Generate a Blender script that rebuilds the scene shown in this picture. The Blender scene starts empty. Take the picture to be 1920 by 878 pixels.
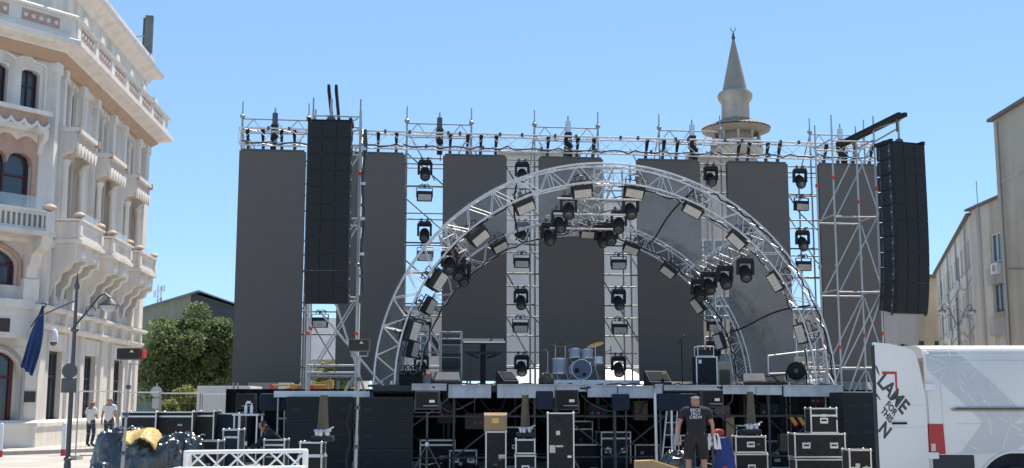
import bpy, bmesh, math, random
from mathutils import Vector, Matrix, Euler
R = math.radians
rnd = random.Random(7)
C = bpy.context.scene.collection
sc = bpy.context.scene

# ------------------------------------------------------------------ camera, sky, sun, exposure
F_PX, HORIZON, EYE = 2200.0, 758.0, 1.65          # measured from the photograph (1920 px wide)
PITCH = math.atan((HORIZON - 439) / F_PX)
cam = bpy.data.cameras.new('camera'); cam.sensor_width = 36; cam.lens = F_PX / 1920 * 36
cam.clip_start = 0.1; cam.clip_end = 3000
camo = bpy.data.objects.new('camera', cam); C.objects.link(camo)
camo.location = (0, 0, EYE); camo.rotation_euler = (R(90) + PITCH, 0, 0)
sc.camera = camo

SUN_AZ, SUN_EL = R(24), R(62)                     # clockwise from +Y: behind the stage, to the right
world = bpy.data.worlds.new('World'); sc.world = world; world.use_nodes = True
wn = world.node_tree; bg = wn.nodes['Background']
sky = wn.nodes.new('ShaderNodeTexSky'); sky.sky_type = 'NISHITA'; sky.sun_disc = False
sky.sun_elevation = SUN_EL; sky.sun_rotation = SUN_AZ
sky.altitude = 0; sky.air_density = 0.62; sky.dust_density = 0.0; sky.ozone_density = 3.6
gam = wn.nodes.new('ShaderNodeGamma'); gam.inputs[1].default_value = .5       # evens out the sky as a hazy bright day does
tint = wn.nodes.new('ShaderNodeVectorMath'); tint.operation = 'MULTIPLY'; tint.inputs[1].default_value = (1.22, 1.64, 1.98)
wn.links.new(sky.outputs[0], gam.inputs[0]); wn.links.new(gam.outputs[0], tint.inputs[0]); wn.links.new(tint.outputs[0], bg.inputs[0]); bg.inputs[1].default_value = 0.15
sun = bpy.data.lights.new('sun', 'SUN'); sun.energy = 4.4; sun.angle = R(0.53); sun.color = (1, .915, .79)
suno = bpy.data.objects.new('sun', sun); C.objects.link(suno)
sdir = Vector((math.sin(SUN_AZ) * math.cos(SUN_EL), math.cos(SUN_AZ) * math.cos(SUN_EL), math.sin(SUN_EL)))
suno.rotation_euler = sdir.to_track_quat('Z', 'Y').to_euler()
vs = sc.view_settings; vs.view_transform = 'Standard'; vs.look = 'None'; vs.gamma = 1; vs.exposure = 0.66
vs.use_curve_mapping = False

# ------------------------------------------------------------------ measuring helpers
_cp, _sp = math.cos(PITCH), math.sin(PITCH)
def ray(px, py):
    a, b = px - 960, 439 - py
    return Vector((a, F_PX * _cp - b * _sp, F_PX * _sp + b * _cp))
def at(px, py, Y):
    r = ray(px, py); return Vector((0, 0, EYE)) + r * (Y / r.y)
def gx(px, Y):                                     # world x of an image column at ground-ish height, distance Y
    return at(px, HORIZON + EYE * F_PX / Y, Y).x
SA = R(6.7)                                        # the stage is turned a little to the camera
SU, SV = Vector((math.cos(SA), math.sin(SA), 0)), Vector((-math.sin(SA), math.cos(SA), 0))
SO = Vector((at(1071, HORIZON, 36).x, 36, 0))
def W(u, v, z=0): return SO + SU * u + SV * v + Vector((0, 0, z))
def st(px, py, v):                                 # photograph -> stage coordinates on the plane v
    r = ray(px, py); o = SO + SV * v; c = Vector((0, 0, EYE))
    w = c + r * ((o - c).dot(SV) / r.dot(SV)); d = w - SO
    return d.dot(SU), w.z

# ------------------------------------------------------------------ materials
MATS = {}
def mat(name, col, rough=.6, metal=0.0, var=.12, scale=4.0, bump=0.0, bscale=None, spec=None, dirt=0.0, coat=0.0):
    m = bpy.data.materials.new(name); m.use_nodes = True; nt = m.node_tree; b = nt.nodes['Principled BSDF']
    b.inputs['Roughness'].default_value = rough; b.inputs['Metallic'].default_value = metal
    if spec is not None: b.inputs['Specular IOR Level'].default_value = spec
    if coat: b.inputs['Coat Weight'].default_value = coat; b.inputs['Coat Roughness'].default_value = .08
    tc = nt.nodes.new('ShaderNodeTexCoord')
    if var or bump:
        n = nt.nodes.new('ShaderNodeTexNoise'); n.inputs['Scale'].default_value = scale; n.inputs['Detail'].default_value = 8
        n.inputs['Roughness'].default_value = .65
        nt.links.new(tc.outputs['Object'], n.inputs['Vector'])
        r = nt.nodes.new('ShaderNodeValToRGB'); cr = r.color_ramp
        cr.elements[0].position = .3; cr.elements[1].position = .7
        cr.elements[0].color = (*[max(0, c * (1 - var)) for c in col], 1)
        cr.elements[1].color = (*[min(1, c * (1 + var * .8)) for c in col], 1)
        nt.links.new(n.outputs[0], r.inputs[0]); out = r.outputs[0]
        if dirt:
            n2 = nt.nodes.new('ShaderNodeTexNoise'); n2.inputs['Scale'].default_value = max(scale * 1.4, .5); n2.inputs['Detail'].default_value = 10
            mp = nt.nodes.new('ShaderNodeMapping'); mp.inputs['Scale'].default_value = (1, 1, .14)
            nt.links.new(tc.outputs['Object'], mp.inputs[0]); nt.links.new(mp.outputs[0], n2.inputs['Vector'])
            r2 = nt.nodes.new('ShaderNodeValToRGB'); r2.color_ramp.elements[0].position = .45; r2.color_ramp.elements[1].position = .75
            nt.links.new(n2.outputs[0], r2.inputs[0])
            mx = nt.nodes.new('ShaderNodeMix'); mx.data_type = 'RGBA'; mx.blend_type = 'MULTIPLY'
            ml = nt.nodes.new('ShaderNodeMath'); ml.operation = 'MULTIPLY'; ml.inputs[1].default_value = dirt
            nt.links.new(r2.outputs[0], ml.inputs[0]); nt.links.new(ml.outputs[0], mx.inputs['Factor'])
            nt.links.new(out, mx.inputs['A']); mx.inputs['B'].default_value = (.45, .42, .38, 1); out = mx.outputs['Result']
        nt.links.new(out, b.inputs['Base Color'])
        if bump:
            nb = nt.nodes.new('ShaderNodeTexNoise'); nb.inputs['Scale'].default_value = bscale or scale * 6; nb.inputs['Detail'].default_value = 6
            nt.links.new(tc.outputs['Object'], nb.inputs['Vector'])
            bp = nt.nodes.new('ShaderNodeBump'); bp.inputs['Strength'].default_value = bump; bp.inputs['Distance'].default_value = .03
            nt.links.new(nb.outputs[0], bp.inputs['Height']); nt.links.new(bp.outputs[0], b.inputs['Normal'])
    else:
        b.inputs['Base Color'].default_value = (*col, 1)
    MATS[name] = m; return m
def led_mat(col):
    m = mat('led', col, .62, var=.05, scale=1.2, spec=.35); nt = m.node_tree; b = nt.nodes['Principled BSDF']
    src = b.inputs['Base Color'].links[0].from_socket; oi = nt.nodes.new('ShaderNodeObjectInfo'); mr = nt.nodes.new('ShaderNodeMapRange')
    mr.inputs[3].default_value = .99; mr.inputs[4].default_value = 1.01; mx = nt.nodes.new('ShaderNodeVectorMath'); mx.operation = 'SCALE'
    nt.links.new(oi.outputs['Random'], mr.inputs[0]); nt.links.new(src, mx.inputs[0]); nt.links.new(mr.outputs[0], mx.inputs['Scale']); nt.links.new(mx.outputs[0], b.inputs['Base Color'])
mat('asphalt', (.44, .41, .37), .9, var=.22, scale=.6, bump=.4, bscale=40)
mat('paving', (.46, .43, .39), .85, var=.2, scale=.8, bump=.3, bscale=20)
mat('kerb', (.40, .38, .35), .85, var=.2)
mat('alu', (.60, .60, .60), .36, .6, var=.1, scale=6)
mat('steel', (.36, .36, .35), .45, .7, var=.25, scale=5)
mat('steel_shaded', (.085, .085, .085), .6, .4, var=.3)  # darker copy of steel: the shade under the deck is put into the colour
mat('dullsteel', (.17, .17, .165), .55, .5, var=.3)
mat('darksteel', (.10, .10, .105), .5, .6, var=.2)
mat('redmark', (.55, .05, .02), .5, var=.1)
led_mat((.118, .103, .090))
mat('ledframe', (.018, .018, .02), .5, var=.1)
mat('black', (.013, .013, .014), .6, var=.25, scale=3, spec=.25)
mat('blackplastic', (.033, .034, .036), .6, var=.2, scale=5, spec=.18)
mat('grille', (.031, .033, .036), .85, var=.35, scale=60, spec=.08)
mat('cloth', (.012, .012, .013), .95, spec=.1, var=.3, scale=3, bump=.3, bscale=6)
mat('case', (.020, .019, .018), .6, var=.4, scale=9, spec=.25, dirt=.0)
mat('casecold', (.018, .026, .042), .7, var=.3, scale=7, spec=.2)
mat('fascia', (.50, .52, .55), .55, var=.14, scale=2.5, dirt=.5)
mat('decking', (.06, .055, .05), .8, var=.3)
mat('stucco', (.71, .66, .605), .85, var=.09, scale=.9, bump=.12, bscale=14, dirt=.55)
mat('stucco_trim', (.74, .69, .63), .8, var=.06, scale=1.5, bump=.06, bscale=14, dirt=.35)
mat('terracotta', (.46, .30, .235), .85, var=.16, scale=2.5, bump=.1)
mat('ochre', (.46, .31, .215), .85, var=.1, scale=1.5)
mat('finial', (.50, .40, .30), .7, var=.15, scale=6)
mat('red_frame', (.085, .016, .015), .5, var=.2)
mat('shutter', (.22, .035, .025), .6, var=.2)
mat('beige', (.48, .42, .335), .9, var=.12, scale=.35, bump=.15, bscale=8, dirt=.7)
mat('greyrender', (.46, .44, .405), .9, var=.12, scale=.4, bump=.1, bscale=8, dirt=.7)
mat('orange_wall', (.50, .42, .32), .9, var=.1, scale=.5, dirt=.5)
mat('wall_white', (.60, .575, .55), .85, var=.06, scale=.3, dirt=.5)
mat('roof_dark', (.10, .10, .10), .8, var=.2, scale=1)
mat('roof_edge', (.16, .14, .12), .8, var=.2)
mat('barn', (.24, .26, .20), .85, var=.15, scale=.5, dirt=.6)
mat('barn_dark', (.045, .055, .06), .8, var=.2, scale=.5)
mat('slate', (.20, .22, .25), .75, var=.2, scale=.8)
mat('stone', (.50, .43, .34), .9, var=.18, scale=.5, bump=.2, bscale=6, dirt=.6)
mat('lead', (.29, .25, .215), .75, var=.14, scale=.5)
mat('tiles', (.35, .25, .17), .85, var=.3, scale=1.4, bump=.5, bscale=5)
mat('white_plastic', (.72, .72, .72), .4, var=.05)
mat('glassy', (.03, .045, .06), .06, var=.3, scale=.8, spec=.8)
mat('curtain', (.55, .55, .53), .9, var=.2)
mat('glass_pale', (.35, .45, .55), .1, var=.1)
mat('signred', (.5, .03, .03), .5, var=.1)
mat('blue', (.012, .035, .17), .7, var=.2, scale=6, bump=.2, bscale=10)
mat('flagblue', (.02, .055, .17), .8, var=.2, scale=6)
mat('cardboard', (.34, .235, .135), .9, var=.12, scale=5)
mat('yellowtape', (.75, .50, .06), .5, var=.15)
mat('yellow', (.52, .36, .10), .55, var=.35, scale=14, bump=.6, bscale=18)
mat('machine_yellow', (.38, .25, .07), .5, var=.15)
mat('foil', (.022, .023, .025), .24, var=.25, scale=3, bump=.4, bscale=8, spec=1.0)
mat('flat_cream', (.72, .67, .58), .9, var=.12, scale=.4, bump=.1, bscale=8, dirt=.6)
mat('flat_beige', (.64, .565, .46), .9, var=.12, scale=.35, bump=.15, bscale=8, dirt=.65)
mat('vanwhite', (.76, .71, .66), .32, var=.04, scale=1.5, coat=.3, dirt=.16)
mat('vandark', (.025, .025, .027), .6, var=.2)
mat('vangrey', (.56, .54, .53), .35, var=.04)
mat('lettering', (.05, .045, .05), .5, var=.05)
mat('letterred', (.5, .03, .035), .5, var=.05)
mat('tail_red', (.42, .012, .02), .15, var=.1)
mat('rubber', (.02, .02, .02), .8, var=.2)
mat('rail_tan', (.30, .24, .19), .5, var=.15)
mat('lens_pale', (.56, .50, .43), .45, var=.2, scale=16)
mat('lens_dark', (.05, .055, .065), .08, var=.1, spec=.9)
mat('lens_mirror', (.15, .155, .165), .22, .4, var=.1)
mat('galv', (.46, .46, .455), .48, .6, var=.2, scale=4)
mat('alu_sunlit', (.84, .84, .84), .42, .2, var=.06)  # whiter copy of alu: sunlight on the loose truss is put into the colour
mat('minaret_stone', (.45, .40, .34), .9, var=.2, scale=.5, bump=.25, bscale=5, dirt=.7)
mat('terracotta_pale', (.56, .44, .36), .85, var=.25, scale=9, bump=.3, bscale=20)
mat('ring_grey', (.40, .40, .42), .3, .3, var=.1)
mat('dullgrey', (.16, .16, .17), .9, var=.2, spec=.1)
mat('drum_blue', (.05, .085, .15), .3, var=.15)
mat('drum_white', (.36, .38, .42), .3, var=.1)
mat('brass', (.62, .42, .13), .3, .85, var=.2)
mat('tube_brown', (.085, .07, .045), .5, var=.2)
mat('bronze_box', (.045, .035, .03), .5, var=.2)
mat('skin', (.40, .21, .15), .6, var=.08)
mat('hair_dark', (.03, .02, .016), .7, var=.3)
mat('hair_grey', (.30, .28, .26), .8, var=.3)
mat('hair_fair', (.28, .16, .09), .7, var=.3)
mat('shirt_white', (.68, .68, .69), .9, var=.06)
mat('shirt_black', (.018, .017, .022), .9, var=.2)
mat('jeans', (.03, .04, .065), .9, var=.2)
mat('shorts', (.02, .018, .017), .9, var=.2)
mat('shoe', (.02, .02, .02), .7, var=.2)
mat('bark', (.07, .055, .04), .95, var=.3, bump=.6)
mat('sticker', (.75, .75, .75), .5, var=.03)

def leaf_mat(name, c):
    m = bpy.data.materials.new(name); m.use_nodes = True; nt = m.node_tree; b = nt.nodes['Principled BSDF']
    b.inputs['Roughness'].default_value = .55
    g = nt.nodes.new('ShaderNodeNewGeometry'); r = nt.nodes.new('ShaderNodeValToRGB'); cr = r.color_ramp
    cr.elements[0].color = (*[x * .6 for x in c], 1); cr.elements[1].color = (*[x * 1.45 for x in c], 1)
    nt.links.new(g.outputs['Random Per Island'], r.inputs[0]); nt.links.new(r.outputs[0], b.inputs['Base Color'])
    tr = nt.nodes.new('ShaderNodeBsdfTranslucent'); mx = nt.nodes.new('ShaderNodeMixShader'); mx.inputs[0].default_value = .42
    nt.links.new(r.outputs[0], tr.inputs[0]); nt.links.new(b.outputs[0], mx.inputs[1]); nt.links.new(tr.outputs[0], mx.inputs[2])
    nt.links.new(mx.outputs[0], nt.nodes['Material Output'].inputs[0]); MATS[name] = m
leaf_mat('leaf', (.135, .18, .07)); leaf_mat('leaf_light', (.22, .24, .06))

def membrane_mat():
    m = bpy.data.materials.new('membrane'); m.use_nodes = True; nt = m.node_tree
    for n in list(nt.nodes):
        if n.type == 'BSDF_PRINCIPLED': nt.nodes.remove(n)
    out = nt.nodes['Material Output']
    tr = nt.nodes.new('ShaderNodeBsdfTransparent'); tr.inputs[0].default_value = (.985, .985, .99, 1)
    gl = nt.nodes.new('ShaderNodeBsdfGlossy'); gl.inputs['Roughness'].default_value = .07; gl.inputs[0].default_value = (.95, .97, 1, 1)
    df = nt.nodes.new('ShaderNodeBsdfTranslucent'); df.inputs[0].default_value = (.58, .70, .88, 1)
    tc = nt.nodes.new('ShaderNodeTexCoord'); mp = nt.nodes.new('ShaderNodeMapping'); mp.inputs['Scale'].default_value = (1.2, .5, 1.2)
    nz = nt.nodes.new('ShaderNodeTexNoise'); nz.inputs['Scale'].default_value = 1.1; nz.inputs['Detail'].default_value = 3; nz.inputs['Distortion'].default_value = .6
    bp = nt.nodes.new('ShaderNodeBump'); bp.inputs['Strength'].default_value = .35; bp.inputs['Distance'].default_value = .08
    L = nt.links.new
    L(tc.outputs['Object'], mp.inputs[0]); L(mp.outputs[0], nz.inputs['Vector']); L(nz.outputs[0], bp.inputs['Height']); L(bp.outputs[0], gl.inputs['Normal'])
    mp3 = nt.nodes.new('ShaderNodeMapping'); mp3.inputs['Scale'].default_value = (4, 1.1, 4); nz3 = nt.nodes.new('ShaderNodeTexNoise'); nz3.inputs['Scale'].default_value = 2.5; nz3.inputs['Detail'].default_value = 6
    bp3 = nt.nodes.new('ShaderNodeBump'); bp3.inputs['Strength'].default_value = 1.0; bp3.inputs['Distance'].default_value = .12
    L(tc.outputs['Object'], mp3.inputs[0]); L(mp3.outputs[0], nz3.inputs['Vector']); L(nz3.outputs[0], bp3.inputs['Height']); L(bp3.outputs[0], gl.inputs['Normal'])
    r = nt.nodes.new('ShaderNodeMapRange'); r.inputs[1].default_value = .35; r.inputs[2].default_value = .8; r.inputs[3].default_value = .03; r.inputs[4].default_value = .06
    L(nz.outputs[0], r.inputs[0])
    m1 = nt.nodes.new('ShaderNodeMixShader'); m2 = nt.nodes.new('ShaderNodeMixShader')
    L(r.outputs[0], m1.inputs[0]); L(tr.outputs[0], m1.inputs[1]); L(df.outputs[0], m1.inputs[2])
    m2.inputs[0].default_value = .11
    L(m1.outputs[0], m2.inputs[1]); L(gl.outputs[0], m2.inputs[2]); L(m2.outputs[0], out.inputs[0])
    MATS['membrane'] = m
membrane_mat()
def clear_glass():
    m = bpy.data.materials.new('clear_glass'); m.use_nodes = True; nt = m.node_tree; b = nt.nodes['Principled BSDF']
    b.inputs['Base Color'].default_value = (.55, .65, .72, 1); b.inputs['Roughness'].default_value = .06
    tr = nt.nodes.new('ShaderNodeBsdfTransparent'); mx = nt.nodes.new('ShaderNodeMixShader'); mx.inputs[0].default_value = .3
    nt.links.new(tr.outputs[0], mx.inputs[1]); nt.links.new(b.outputs[0], mx.inputs[2]); nt.links.new(mx.outputs[0], nt.nodes['Material Output'].inputs[0])
    MATS['clear_glass'] = m
clear_glass()

# ------------------------------------------------------------------ mesh builder
class B:
    def __init__(s, xf=None): s.v = []; s.f = []; s.xf = xf
    def add(s, vs, fs):
        o = len(s.v)
        for p in vs: s.v.append(tuple(s.xf(*p)) if s.xf else tuple(p))
        for f in fs: s.f.append(tuple(i + o for i in f))
        return s
    def box(s, x0, x1, y0, y1, z0, z1, m=None):
        vs = [(x, y, z) for z in (z0, z1) for y in (y0, y1) for x in (x0, x1)]
        if m is not None: vs = [tuple(m @ Vector(p)) for p in vs]
        return s.add(vs, [(0, 2, 3, 1), (4, 5, 7, 6), (0, 1, 5, 4), (2, 6, 7, 3), (0, 4, 6, 2), (1, 3, 7, 5)])
    def prism(s, poly, a0, a1, axis='y', m=None):
        n = len(poly); vs = []
        for a in (a0, a1):
            for p, q in poly:
                vs.append({'y': (p, a, q), 'x': (a, p, q), 'z': (p, q, a)}[axis])
        if m is not None: vs = [tuple(m @ Vector(p)) for p in vs]
        fs = [tuple(range(n - 1, -1, -1)), tuple(range(n, 2 * n))]
        fs += [(i, (i + 1) % n, n + (i + 1) % n, n + i) for i in range(n)]
        return s.add(vs, fs)
    def tube(s, p0, p1, r0, r1=None, n=8, caps=True):
        r1 = r0 if r1 is None else r1; p0, p1 = Vector(p0), Vector(p1); d = (p1 - p0).normalized()
        a = d.orthogonal().normalized(); b = d.cross(a); vs = []
        for p, r in ((p0, r0), (p1, r1)):
            for i in range(n):
                t = 2 * math.pi * i / n; vs.append(tuple(p + (a * math.cos(t) + b * math.sin(t)) * r))
        fs = [(i, (i + 1) % n, n + (i + 1) % n, n + i) for i in range(n)]
        if caps: fs += [tuple(range(n - 1, -1, -1)), tuple(range(n, 2 * n))]
        return s.add(vs, fs)
    def path(s, pts, r, n=6, closed=False):
        pts = [Vector(p) for p in pts]; vs = []; N = len(pts); a = None
        for i, p in enumerate(pts):
            d = (pts[min(i + 1, N - 1)] - pts[max(i - 1, 0)]).normalized()
            if a is None: a = d.orthogonal().normalized()
            a = (a - d * a.dot(d)).normalized(); b = d.cross(a)
            rr = r[i] if isinstance(r, (list, tuple)) else r
            for k in range(n):
                t = 2 * math.pi * k / n; vs.append(tuple(p + (a * math.cos(t) + b * math.sin(t)) * rr))
        fs = [(i * n + k, i * n + (k + 1) % n, (i + 1) * n + (k + 1) % n, (i + 1) * n + k) for i in range(N - 1) for k in range(n)]
        fs += [tuple(range(n - 1, -1, -1)), tuple(range((N - 1) * n, N * n))]
        return s.add(vs, fs)
    def lathe(s, prof, c=(0, 0, 0), n=16, m=None):
        vs = []; fs = []; N = len(prof)
        for r, z in prof:
            for i in range(n):
                t = 2 * math.pi * i / n; vs.append((c[0] + r * math.cos(t), c[1] + r * math.sin(t), c[2] + z))
        if m is not None: vs = [tuple(m @ Vector(p)) for p in vs]
        fs = [(j * n + i, j * n + (i + 1) % n, (j + 1) * n + (i + 1) % n, (j + 1) * n + i) for j in range(N - 1) for i in range(n)]
        fs += [tuple(range(n - 1, -1, -1)), tuple(range((N - 1) * n, N * n))]
        return s.add(vs, fs)
    def ball(s, c, rx, ry=None, rz=None, n=10, k=6):
        ry = ry or rx; rz = rz or rx
        vs = []; fs = []
        for j in range(k + 1):
            t = math.pi * j / k
            for i in range(n):
                a = 2 * math.pi * i / n
                vs.append((c[0] + rx * math.sin(t) * math.cos(a), c[1] + ry * math.sin(t) * math.sin(a), c[2] - rz * math.cos(t)))
        fs = [(j * n + i, j * n + (i + 1) % n, (j + 1) * n + (i + 1) % n, (j + 1) * n + i) for j in range(k) for i in range(n)]
        return s.add(vs, fs)
    def sweep(s, prof, pts):                      # prof: list of (out, up); pts: list of (x,y,nx,ny) mitred path
        n = len(prof); vs = []
        for x, y, nx, ny in pts:
            for d, h in prof: vs.append((x + nx * d, y + ny * d, h))
        fs = [(i * n + k, (i + 1) * n + k, (i + 1) * n + (k + 1) % n, i * n + (k + 1) % n) for i in range(len(pts) - 1) for k in range(n)]
        fs += [tuple(range(n)), tuple(range((len(pts) - 1) * n + n - 1, (len(pts) - 1) * n - 1, -1))]
        return s.add(vs, fs)

def tag(o, label=None, cat=None, group=None, kind=None):
    if label: o['label'] = label
    if cat: o['category'] = cat
    if group: o['group'] = group
    if kind: o['kind'] = kind
    return o
def obj(name, b, m, parent=None, smooth=False, bevel=0.0, loc=None, rz=0.0, mesh=None):
    if mesh is None:
        me = bpy.data.meshes.new(name); me.from_pydata(b.v, [], b.f)
        bm = bmesh.new(); bm.from_mesh(me)
        if bevel:
            bmesh.ops.remove_doubles(bm, verts=bm.verts, dist=1e-5)
            bmesh.ops.bevel(bm, geom=[e for e in bm.edges if len(e.link_faces) == 2 and e.calc_face_angle(0) > .5], offset=bevel, segments=2, affect='EDGES', profile=.6)
        bmesh.ops.recalc_face_normals(bm, faces=bm.faces)
        bm.to_mesh(me); bm.free()
        me.materials.append(MATS[m])
        if smooth:
            me.polygons.foreach_set('use_smooth', [True] * len(me.polygons))
            if hasattr(me, 'set_sharp_from_angle'): me.set_sharp_from_angle(angle=R(40))
    else: me = mesh
    o = bpy.data.objects.new(name, me); C.objects.link(o)
    if parent is not None: o.parent = parent
    if loc is not None: o.location = loc
    if rz: o.rotation_euler = (0, 0, rz)
    return o
def thing(name, label, cat, loc=(0, 0, 0), rz=0.0, group=None):
    o = bpy.data.objects.new(name, None); C.objects.link(o); o.empty_display_size = .2
    o.location = loc; o.rotation_euler = (0, 0, rz)
    return tag(o, label, cat, group)
def struct(name, b, m, **k): return tag(obj(name, b, m, **k), kind='structure')
_unit = {}
def bar(name, p0, p1, r, m, parent, n=8):          # a straight tube that shares one unit-cylinder mesh per material
    key = (m, n)
    if key not in _unit:
        b = B().tube((0, 0, 0), (0, 0, 1), 1, n=n); o = obj('unit', b, m, smooth=True); _unit[key] = o.data
        bpy.data.objects.remove(o)
    o = bpy.data.objects.new(name, _unit[key]); C.objects.link(o); o.parent = parent
    p0, p1 = Vector(p0), Vector(p1); d = p1 - p0
    o.location = p0; o.rotation_mode = 'QUATERNION'; o.rotation_quaternion = d.to_track_quat('Z', 'Y')
    o.scale = (r, r, d.length)
    return o
def copy_tree(o, parent=None, label=None):
    c = o.copy(); C.objects.link(c)
    if parent is not None: c.parent = parent
    if label: c['label'] = label
    for ch in o.children: copy_tree(ch, c)
    return c
def text_part(name, body, size, m, parent, mtx, extrude=.003, bold=.0, shear=0):
    cu = bpy.data.curves.new(name, 'FONT'); cu.body = body; cu.size = size; cu.extrude = extrude; cu.offset = bold; cu.shear = shear
    cu.align_x = 'CENTER'; cu.align_y = 'CENTER'; cu.resolution_u = 3
    to = bpy.data.objects.new('tmp', cu); C.objects.link(to)
    dg = bpy.context.evaluated_depsgraph_get(); me = bpy.data.meshes.new_from_object(to.evaluated_get(dg))
    bpy.data.objects.remove(to); me.materials.clear(); me.materials.append(MATS[m]); me.name = name
    me.transform(mtx)
    o = bpy.data.objects.new(name, me); C.objects.link(o); o.parent = parent
    return o
ORD = ['first', 'second', 'third', 'fourth', 'fifth', 'sixth', 'seventh', 'eighth', 'ninth', 'tenth', 'eleventh', 'twelfth']
# ------------------------------------------------------------------ ground
struct('ground', B().add([(-900, -60, 0), (900, -60, 0), (900, 1500, 0), (-900, 1500, 0)], [(0, 1, 2, 3)]), 'asphalt')

# ------------------------------------------------------------------ ornate corner building on the left
KX, KY = -17.196, 42.609
_n = math.hypot(.073, 1)
DS, DO = Vector((-.073 / _n, 1 / _n, 0)), Vector((1 / _n, .073 / _n, 0))       # along the street front, and out of it
DC, DN = Vector((-.6, -.8, 0)), Vector((.8, -.6, 0))                           # along the cut corner, and out of it
LEN, CH = 14.7, 4.2
def XS(s, d, h): return DS * s + DO * d + Vector((0, 0, h))
def XC(c, d, h): return DC * c + DN * d + Vector((0, 0, h))
bld = thing('ornate_building', 'ornate white corner building with terracotta trim, balconies and dark red windows', 'building', (KX, KY, 0))

def wall_holes(b, s0, s1, h0, h1, holes, d0, d1):
    ss = sorted({s0, s1, *[x for q in holes for x in q[:2]]}); hh = sorted({h0, h1, *[x for q in holes for x in q[2:]]})
    for i in range(len(ss) - 1):
        for j in range(len(hh) - 1):
            cs, ch = (ss[i] + ss[i + 1]) / 2, (hh[j] + hh[j + 1]) / 2
            if any(q[0] < cs < q[1] and q[2] < ch < q[3] for q in holes): continue
            b.add([(ss[i], d1, hh[j]), (ss[i + 1], d1, hh[j]), (ss[i + 1], d1, hh[j + 1]), (ss[i], d1, hh[j + 1])], [(0, 1, 2, 3)])
    for a, c, e, g in holes:
        vs = [(x, d, z) for d in (d1, d0) for x, z in ((a, e), (c, e), (c, g), (a, g))]
        b.add(vs, [(i, (i + 1) % 4, 4 + (i + 1) % 4, 4 + i) for i in range(4)])
    return b
def arch_fill(b, s0, s1, top, fn, d0, d1, n=16):
    for i in range(n):
        a, c = s0 + (s1 - s0) * i / n, s0 + (s1 - s0) * (i + 1) / n
        za, zc = fn((i) / n), fn((i + 1) / n)
        b.prism([(a, za), (c, zc), (c, top), (a, top)], d0, d1)
    return b
def frame_b(xf, s0, s1, h0, h1, d, w=.09, t=.07, mull=(), trans=()):
    b = B(xf); b.box(s0, s0 + w, d, d + t, h0, h1); b.box(s1 - w, s1, d, d + t, h0, h1)
    b.box(s0 + w, s1 - w, d, d + t, h0, h0 + w); b.box(s0 + w, s1 - w, d, d + t, h1 - w, h1)
    for m_ in mull: b.box(m_ - w * .4, m_ + w * .4, d + .004, d + t - .008, h0 + w, h1 - w)
    for m_ in trans: b.box(s0 + w, s1 - w, d + .006, d + t - .012, m_ - w * .4, m_ + w * .4)
    return b
def window(xf, s0, s1, h0, h1, d=-.28, m='red_frame', w=.08, mull=None, trans=None, glass='glassy', parent=None):
    mull = [(s0 + s1) / 2] if mull is None else mull; trans = [h0 + (h1 - h0) * .7] if trans is None else trans
    f = obj('window', frame_b(xf, s0, s1, h0, h1, d, w, .08, mull, trans), m, parent or bld)
    obj('pane', B(xf).box(s0 + w * .5, s1 - w * .5, d - .03, d + .01, h0 + w * .5, h1 - w * .5), glass, f)
    return f
BAYS = [2.25, 6.9, 11.55]
holes = []
for c in BAYS:
    holes += [(c - .8, c + .8, .5, 3.65), (c - .95, c - .2, 5.7, 7.0), (c + .2, c + .95, 5.7, 7.0),
              (c - .75, c + .75, 7.75, 11.1), (c - .88, c - .1, 12.2, 14.15), (c + .1, c + .88, 12.2, 14.15)]
w = wall_holes(B(XS), 0, LEN, 0, 14.6, holes, -.32, 0)
w.add([(LEN, 0, 0), (LEN, 0, 14.6), (LEN, -.4, 14.6), (LEN, -.4, 0)], [(0, 1, 2, 3)])
obj('wall', w, 'stucco', bld)
CHW = [(.5, 1.22), (1.74, 2.46), (2.98, 3.7)]
ch_holes = [(a, b_, 12.3, 13.88) for a, b_ in CHW] + [(.62, 3.58, 8.6, 10.75), (.95, 3.25, 5.85, 7.25), (.55, 3.65, 0.05, 3.65)]
obj('wall', wall_holes(B(XC), 0, CH, 0, 14.6, ch_holes, -.32, 0), 'stucco', bld)
foot = [XS(0, -.42, 0) + DC * .2, XS(LEN, -.4, 0), XS(LEN, -14, 0), XC(CH, -12, 0), XC(CH, -.42, 0)]
obj('core_wall', B().prism([(p.x, p.y) for p in foot], 0, 15.2, 'z'), 'stucco', bld)
# swept mouldings round both fronts
mc = (DN + DO) / (1 + DN.dot(DO)); me_ = (DO + DS)
def path_pts(s_end=LEN):
    return [(*XC(CH, 0, 0)[:2], DN.x, DN.y), (0, 0, mc.x, mc.y), (*XS(s_end, 0, 0)[:2], me_.x, me_.y), (*(XS(s_end, -6, 0))[:2], DS.x, DS.y)]
def mould(name, prof, m): return obj(name, B().sweep(prof, path_pts()), m, bld)
mould('plinth', [(-.06, -.02), (.14, -.02), (.14, .82), (.2, .86), (.2, .98), (.1, 1.08), (-.06, 1.08)], 'stucco_trim')
mould('ledge', [(-.06, 4.38), (.22, 4.38), (.3, 4.5), (.3, 4.58), (.16, 4.62), (.16, 5.0), (.3, 5.03), (.42, 5.1), (.42, 5.2), (-.06, 5.3)], 'stucco_trim')
mould('soffit', [(-.04, 14.3), (.16, 14.3), (.5, 14.6), (.5, 14.638), (-.04, 14.638)], 'ochre')
mould('cornice', [(-.05, 14.64), (.52, 14.64), (.6, 14.7), (.95, 14.8), (1.02, 14.86), (1.1, 14.88), (1.1, 15.05), (.98, 15.12), (.98, 15.2), (-.05, 15.2)], 'stucco_trim')
mould('parapet', [(.45, 15.195), (.85, 15.195), (.85, 15.9), (.45, 15.9)], 'stucco')
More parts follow.
